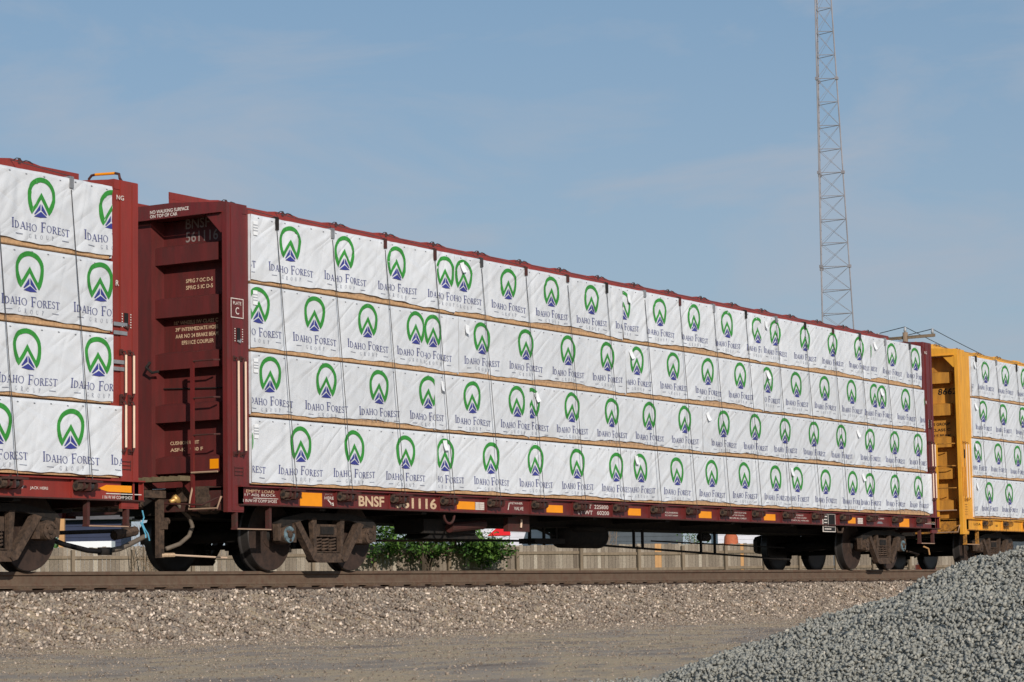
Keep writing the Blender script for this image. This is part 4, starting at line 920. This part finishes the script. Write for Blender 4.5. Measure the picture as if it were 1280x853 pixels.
# ------------------------------------------------------------------ tower, pole, wires
def lattice():
    root = empty('radio_tower', (111.9, 41.0, -.65)); tag(root, 'tall slender lattice radio mast rising behind the rail car', 'radio mast')
    lo = [Vector((111.77, 41.75, 15.84)), Vector((113.0, 42.3, 15.83)), Vector((112.79, 40.16, 15.42))]
    hi = [Vector((110.03, 40.81, 35.18)), Vector((110.95, 41.1, 35.17)), Vector((110.54, 39.98, 35.16))]
    # legs go straight down to the ground and on up beyond the picture
    legs = []
    for a, b in zip(lo, hi):
        d = (b - a) / (b.z - a.z); legs.append((a, d))
    # true mast stands upright: remove the mean lean
    def pt(i, z):
        a, d = legs[i]; return a + d * (z - a.z)
    off = Vector(root.location)
    mb = MB()
    for i in range(3): mb.tube([pt(i, -.65) - off, pt(i, 15.6) - off, pt(i, 50) - off], .045, 'towersteel', 6)
    mb.build('leg_frame', root)
    mb = MB(); z = .6; k = 0
    while z < 49:
        for i in range(3):
            j = (i + 1) % 3; a, b = pt(i, z) - off, pt(j, z) - off
            mb.tube([a, b], .022, 'towersteel', 4); z2 = min(z + 1.42, 50)
            mb.tube([a, pt(j, z2) - off], .0105, 'towersteel', 4); mb.tube([b, pt(i, z2) - off], .0105, 'towersteel', 4)
        if k % 4 == 1:
            for i in range(3): mb.box(*(sum([[c - .09, c + .09] for c in (pt(i, z) - off)], [])), 'towersteel')
        z += 1.42; k += 1
    mb.build('bracing', root)
lattice()
pole = empty('utility_pole', (77.17, 22.14, -.65)); tag(pole, 'weathered wooden utility pole with crossarm behind the right end of the train', 'utility pole')
mb = MB(); mb.tube([(0, 0, 0), (0, 0, 11.55)], [.16, .115], 'polewood', 14); mb.build('mast', pole, True)
ad_ = Vector((-.10, -.995, 0)).normalized()
mb = MB(); a = ad_ * -1.5; b = ad_ * 1.45; pn = Vector((ad_.y, -ad_.x, 0)) * .06
mb.add([a - pn * 1 + Vector((-.06, -.06, 11.25)), b + Vector((-.06, -.06, 11.25)), b + Vector((.06, .06, 11.25)), a + Vector((.06, .06, 11.25)),
        a + Vector((-.06, -.06, 11.38)), b + Vector((-.06, -.06, 11.38)), b + Vector((.06, .06, 11.38)), a + Vector((.06, .06, 11.38))], [(0, 3, 2, 1), (4, 5, 6, 7), (0, 1, 5, 4), (1, 2, 6, 5), (2, 3, 7, 6), (3, 0, 4, 7)], 'polewood'); mb.build('crossarm', pole)
for p in (Vector((0, 0, 11.55)), ad_ * 1.35 + Vector((0, 0, 11.38)), ad_ * -1.35 + Vector((0, 0, 11.38))):
    mb = MB(); mb.tube([p, p + Vector((0, 0, .10)), p + Vector((0, 0, .16)), p + Vector((0, 0, .24))], [.045, .075, .05, .06], 'porcelain', 10); mb.build('insulator', pole, True)
def wire(a, b, sag, lab):
    mb = MB(); pts = []
    for i in range(25):
        t = i / 24; p = Vector(a).lerp(Vector(b), t); p.z -= sag * 4 * t * (1 - t); pts.append(p)
    mb.tube(pts, .018, 'cable', 4); o = mb.build('power_line', None); tag(o, lab, 'power line', 'power lines at the pole')
pt0 = Vector((77.17, 22.14, 11.15)); pt1 = pt0 + ad_ * 1.35 - Vector((0, 0, .2))
wire(pt0, pt0 + Vector((38, 62, .3)), 1.0, 'upper power line running left from the pole top towards the mast')
wire(pt1, pt1 + Vector((38, 62, .3)), 1.0, 'lower power line running left from the crossarm end towards the mast')
wire(pt0, pt0 + Vector((60, 5, -1.0)), .9, 'upper power line dropping right from the pole top over the yellow car')
wire(pt1, pt1 + Vector((60, 5, -1.0)), .9, 'lower power line dropping right from the crossarm end over the yellow car')

# ------------------------------------------------------------------ fence and yards behind
FA = Vector((28.0, 31.26, 0)); FD = Vector((30.02, -18.23, 0)).normalized(); FN = Vector((FD.y, -FD.x, 0))    # FN points at the track
fen = empty('wooden_fence', (28.0, 31.26, -.65)); tag(fen, 'grey weathered picket fence with posts facing the track', 'fence'); 
fm = Matrix(((FD.x, -FN.x, 0), (FD.y, -FN.y, 0), (0, 0, 1)))    # local x along, local y away from the track
def F_(s, d, z): return Vector((FD.x * s - FN.x * d, FD.y * s - FN.y * d, z))
def fbox(mb, s0, s1, d0, d1, z0, z1, m):
    vs = [F_(*c) for c in ((s0, d0, z0), (s1, d0, z0), (s1, d1, z0), (s0, d1, z0), (s0, d0, z1), (s1, d0, z1), (s1, d1, z1), (s0, d1, z1))]
    mb.add(vs, [(0, 3, 2, 1), (4, 5, 6, 7), (0, 1, 5, 4), (1, 2, 6, 5), (2, 3, 7, 6), (3, 0, 4, 7)], m)
posts = [-3, -.6, 1.38, 3.12, 4.98, 6.88, 8.83, 10.82, 12.91, 15.51, 17.96, 20.32, 22.51, 24.22, 25.91, 27.47, 28.91, 30.4, 31.98, 33.53, 35.6, 37.8]
rf = random.Random(9)
for a, b in zip(posts, posts[1:]):
    mb = MB(); s_ = a; lift = rf.uniform(-.02, .03)
    while s_ < b - .02:
        w = min(rf.uniform(.125, .145), b - s_); top = 1.86 + lift + rf.uniform(-.015, .025)
        mat = 'newwood' if abs(s_ - 23.25) < .07 or abs(s_ - 26.55) < .07 else 'fence'
        fbox(mb, s_, s_ + w - .008, rf.uniform(0, .006), .02, .03, top, mat); s_ += w
    mb.build('picket_panel', fen)
for p in posts:
    mb = MB(); fbox(mb, p - .05, p + .05, -.145, -.05, 0, 1.80, 'fencepost'); mb.build('fence_post', fen)
mb = MB()
for a, b in zip(posts, posts[1:]):
    for z in (.35, 1.02, 1.57): 
        j = rf.uniform(-.03, .03); fbox(mb, a + .02, b - .02, -.048, -.004, z + j - .045, z + j + .045, 'fencepost')
mb.build('fence_rail', fen)

def house(name, label, cat, c, L_, W, H, ang, wall, roofh, feats):
    root = empty(name, (c[0], c[1], -.7)); tag(root, label, cat); root.rotation_euler = (0, 0, ang)
    mb = MB(); mb.box(-L_ / 2, L_ / 2, -W / 2, W / 2, 0, H, wall)
    k = .25
    while k < H - .05:     # lap siding shadow lines as real laps
        mb.prism([(-W / 2 - .02, k), (-W / 2 - .002, k), (-W / 2 - .002, k + .18)], 'x', -L_ / 2, L_ / 2, wall); k += .2
    mb.build('wall', root)
    mb = MB(); mb.prism([(-W / 2 - .4, H - .02), (W / 2 + .4, H - .02), (0, H + roofh)], 'x', -L_ / 2 - .3, L_ / 2 + .3, 'shingle'); mb.build('roof', root)
    for x0, x1, z0, z1 in feats:
        mb = MB(); y = -W / 2 - .03
        mb.box(x0 - .08, x1 + .08, y - .03, y, z0 - .08, z1 + .08, 'trim'); w = mb.build('window', root)
        mb = MB(); mb.box(x0, x1, y - .036, y - .031, z0, z1, 'glassdark'); mb.box((x0 + x1) / 2 - .02, (x0 + x1) / 2 + .02, y - .045, y - .037, z0, z1, 'trim'); mb.build('pane', w)
face = YAW - math.pi / 2 
house('white_house', 'white sided house behind the fence, seen under the middle of the dark red car', 'house', (71.4, 39.2), 5.2, 4.5, 3.6, face, 'siding', 1.5, [])
house('slate_house', 'dark slate sided house behind bare saplings beyond the fence', 'house', (68.9, 32.2), 5.0, 5.0, 3.6, face, 'slate', 1.6, [])
house('garage', 'small pale garage beyond the right part of the fence', 'garage', (80.3, 31.8), 3.0, 4.0, 3.3, face, 'siding', 1.2, [(.5, 1.1, 1.5, 2.4)])
house('blue_shed', 'navy blue shed behind the fence, seen under the couplers', 'shed', (44.9, 41.0), 2.05, 2.4, 3.3, face, 'navy', 1.0, [])
house('pale_shed', 'pale blue grey shed far right, just above the stone heap', 'shed', (52.8, 8.0), 3.0, 2.5, 1.95, face, 'siding', .3, [])
# low white trailer panel in front of the blue shed
def panel_thing(name, label, cat, c, w, z0, z1, t, mat, ang=face):
    root = empty(name, (c[0], c[1], -.7)); root.rotation_euler = (0, 0, ang); tag(root, label, cat)
    return root
r_ = panel_thing('utility_trailer', 'low white utility trailer parked before the blue shed', 'trailer', (39.9, 37.0), 0, 0, 0, 0, 'trim')
mb = MB(); mb.box(-.78, .78, -.4, .4, 1.30, 2.37, 'trim'); mb.build('trailer_bed', r_)
for sx in (-.4, .4):
    mb = MB(); mb.lathe_y(sx, .45, [(.1, -.5), (.45, -.49), (.45, -.31), (.1, -.30)], 'rubber', 20); mb.box(sx - .04, sx + .04, -.3, -.2, .45, 1.3, 'black'); mb.build('wheel', r_)
r_ = panel_thing('wooden_post', 'bare orange brown timber post standing behind the fence under the left couplers', 'post', (31.3, 30.6), 0, 0, 0, 0, 'newwood')
mb = MB(); mb.prism([(-.085, -.08), (.085, -.08), (.085, .08), (-.085, .08)], 'z', 0, 2.9, 'newwood'); mb.build('post_shaft', r_); mb = MB(); mb.prism([(-.1, -.1), (.1, -.1), (.06, .06), (-.06, .06)], 'z', 2.9, 2.95, 'newwood'); mb.build('post_cap', r_)
r_ = empty('canopy', (55.9, 30.3, -.52)); r_.rotation_euler = (0, 0, face); tag(r_, 'bright red canvas canopy behind the fence beside the green tree', 'canopy')
mb = MB(); mb.add([(-.5, -.6, 2.38), (.38, -.6, 2.38), (.38, .6, 2.38), (-.5, .6, 2.38), (-.1, -.2, 2.72), (.36, -.2, 2.75), (.36, .2, 2.75), (-.1, .2, 2.72)], [(0, 1, 5, 4), (1, 2, 6, 5), (2, 3, 7, 6), (3, 0, 4, 7), (4, 5, 6, 7), (3, 2, 1, 0)], 'redcanvas'); mb.build('canvas_roof', r_)
for sx in (-.46, .34):
    for sy in (-.55, .55):
        mb = MB(); mb.tube([(sx, sy, -.15), (sx, sy, 2.4)], .02, 'steel', 6); mb.build('leg', r_)
r_ = empty('clay_chimney', (74.3, 29.6, -.7)); tag(r_, 'rounded terracotta chiminea top showing above the fence by the pale garage', 'chiminea')
mb = MB(); mb.tube([(0, 0, 0), (0, 0, .5), (0, 0, 1.2), (0, 0, 2.0), (0, 0, 2.7), (0, 0, 2.95)], [.25, .35, .38, .36, .30, .12], 'brick', 14); mb.build('clay_body', r_, True)
mb = MB(); mb.tube([(0, 0, 2.9), (0, 0, 3.0)], [.13, .10], 'brick', 12); mb.build('clay_rim', r_, True)
r_ = empty('traffic_barrel', (33.2, 3.67, -.73)); tag(r_, 'orange plastic barrel with white band beyond the track near the yellow car', 'traffic barrel')
mb = MB(); mb.tube([(0, 0, 0), (0, 0, .5), (0, 0, .93)], [.30, .27, .25], 'conered', 18); mb.build('barrel_body', r_, True)
mb = MB(); mb.tube([(0, 0, .94), (0, 0, 1.12), (.0, 0, 1.34)], [.2, .16, .03], 'trim', 16); mb.build('white_lid', r_, True)

# plants
def leafmesh(mb, centers, spread, n, size, mat, rnd, droop=.3):
    for c, sp_ in zip(centers, spread):
        for _ in range(n):
            p = Vector((rnd.gauss(0, sp_[0]), rnd.gauss(0, sp_[1]), rnd.gauss(0, sp_[2]))) + Vector(c)
            s = size * rnd.uniform(.6, 1.3); a = Vector((rnd.gauss(0, 1), rnd.gauss(0, 1), rnd.gauss(-droop, .6))).normalized()
            b_ = a.cross(Vector((rnd.gauss(0, .5), rnd.gauss(0, .5), 1))).normalized()
            mb.add([p, p + a * s * .5 + b_ * s * .28, p + a * s, p + a * s * .5 - b_ * s * .28], [(0, 1, 2, 3)], mat)
def branchy(mb, base, top, r, rnd, mat, n=6, L_=1.0):
    base, top = Vector(base), Vector(top); mid = base.lerp(top, .5) + Vector((rnd.uniform(-.1, .1), rnd.uniform(-.1, .1), 0))
    mb.tube([base, mid, top], [r, r * .75, r * .35], mat, 6)
    for _ in range(n):
        t = rnd.uniform(.3, .95); p = base.lerp(top, t); d = Vector((rnd.gauss(0, .5), rnd.gauss(0, .5), rnd.uniform(.3, 1))).normalized() * L_ * rnd.uniform(.4, 1)
        mb.tube([p, p + d * .5 + Vector((0, 0, .05)), p + d], [r * .4, r * .25, r * .08], mat, 4)
rp = random.Random(21)
# leafy tree hanging over the fence
def along(u_s, d, z): p = FA + FD * u_s - FN * d; return Vector((p.x, p.y, z))
tr = empty('sumac_tree', along(14.6, -.5, -.68)); tag(tr, 'bright green low leafy tree spreading in front of the fence', 'tree'); off = Vector(tr.location)
mb = MB()
for ds in (-.5, -.1, .25): branchy(mb, (ds * .4, ds * .2, 0), (ds * 2.2, ds, 2.0), .07, rp, 'bark', 7, 1.2)
mb.build('trunk', tr)
mb = MB(); cs = []; sd = []
for i in range(120):
    s_ = rp.uniform(12.0, 16.9); zz = 1.42 + rp.uniform(-.42, .80) * (1.0 if s_ < 15.4 else .5) + .12 * math.sin(s_ * 3) - max(0, s_ - 15.2) * .22
    if math.sin(s_ * 4.1 + zz * 3.3) < -.55: continue
    c = along(s_, rp.uniform(-1.6, -.25), zz) - Vector((0, 0, 0)) - off; c.z = zz - off.z; cs.append(c); q_s = rp.uniform(.6, 1.2); sd.append((.24 * q_s, .22 * q_s, .07 * q_s))
leafmesh(mb, cs, sd, 70, .15, 'leaf', rp, .2)
for c in cs[:50]: leafmesh(mb, [c + Vector((.15, .4, -.12))], [(.3, .15, .12)], 50, .15, 'leafdark', rp)
mb.build('crown', tr)
def bush(name, label, cat, s_, d, h, w, leafm, nleaf, twigs, sz=.08, grp=None):
    o = along(s_, d, -.66); r = empty(name, o); tag(r, label, cat, grp); mb = MB()
    for _ in range(twigs): a = rp.uniform(-w, w); branchy(mb, (a * .4, rp.uniform(-.1, .1), 0), (a * 1.2, a * -.5 + rp.uniform(-.2, .2), h * rp.uniform(.7, 1.05)), .018, rp, 'twig', 9, .5)
    mb.build('stem', r)
    if nleaf:
        mb = MB(); cs = [(rp.uniform(-w, w), rp.uniform(-w, w) * .6, h * rp.uniform(.35, .95)) for _ in range(12)]; leafmesh(mb, cs, [(.2, .2, .2)] * 12, nleaf, sz, leafm, rp); mb.build('foliage', r)
bush('bare_bush', 'tangled grey brown bare bush before the fence under the left couplers', 'bush', 5.35, -1.0, 2.5, .55, 'dryleaf', 40, 20, .05)
bush('green_weed', 'small green weed clump at the left end of the bare bush', 'weed', 6.2, -.8, 1.7, .25, 'leafdark', 30, 4)
for k, (s_, lab) in enumerate(((22.4, 'bare pale stemmed sapling before the slate house, leftmost of the three'), (23.0, 'bare pale stemmed sapling before the slate house, middle of the three'), (24.6, 'bare spreading twiggy sapling before the slate house, rightmost of the three'))):
    bush('bare_sapling', lab, 'sapling', s_, 4 + k, 3.5, .5, 'dryleaf', 0, 8, grp='bare saplings beyond the fence')
bush('leafy_shrub', 'round green shrub between the slate house and the pale garage', 'shrub', 25.8, 2.0, 2.6, .28, 'leaf', 60, 4)
bush('leafy_shrub', 'dark green shrub in front of the slate house wall', 'shrub', 21.8, 3.0, 2.8, .3, 'leafdark', 40, 4)
bush('leafy_shrub', 'dark green shrub behind the fence between the green tree and the white house', 'shrub', 16.9, 2.0, 2.4, .6, 'leafdark', 60, 4)
# distant tree belt that closes the view between the houses
for k in range(16):
    c = Vector((58 + k * 7.0, 78 - k * 6.2, -.7)); r = empty('distant_tree', c); tag(r, 'distant dark green tree beyond the houses', 'tree', 'distant trees beyond the houses')
    mb = MB(); mb.tube([(0, 0, 0), (0, 0, 2.2)], [.25, .15], 'bark', 8)
    for _ in range(4): a = rp.uniform(0, 6.28); mb.tube([(0, 0, 1.4), (math.cos(a) * .8, math.sin(a) * .8, 2.6)], [.1, .04], 'bark', 5)
    mb.build('trunk', r)
    mb = MB(); cs = [(rp.gauss(0, 1.3), rp.gauss(0, 1.3), rp.uniform(.9, 3.0)) for _ in range(26)]; leafmesh(mb, cs, [(.55, .55, .35)] * 26, 55, .35, 'leafdark', rp); mb.build('crown', r)
# grass tufts beyond the track
n = 5000; mbg = MB(); rg = random.Random(8)
for _ in range(n):
    x = rg.uniform(24, 50); y = rg.uniform(3.6, 10); h = rg.uniform(.08, .35); z = -.76; dx_ = rg.gauss(0, .06); dy_ = rg.gauss(0, .06)
    mbg.add([(x - .012, y, z), (x + .012, y, z), (x + dx_, y + dy_, z + h)], [(0, 1, 2)], 'leaf')
o = mbg.build('grass', None); tag(o, 'green grass growing beyond the track at the right', 'grass', kind='stuff')
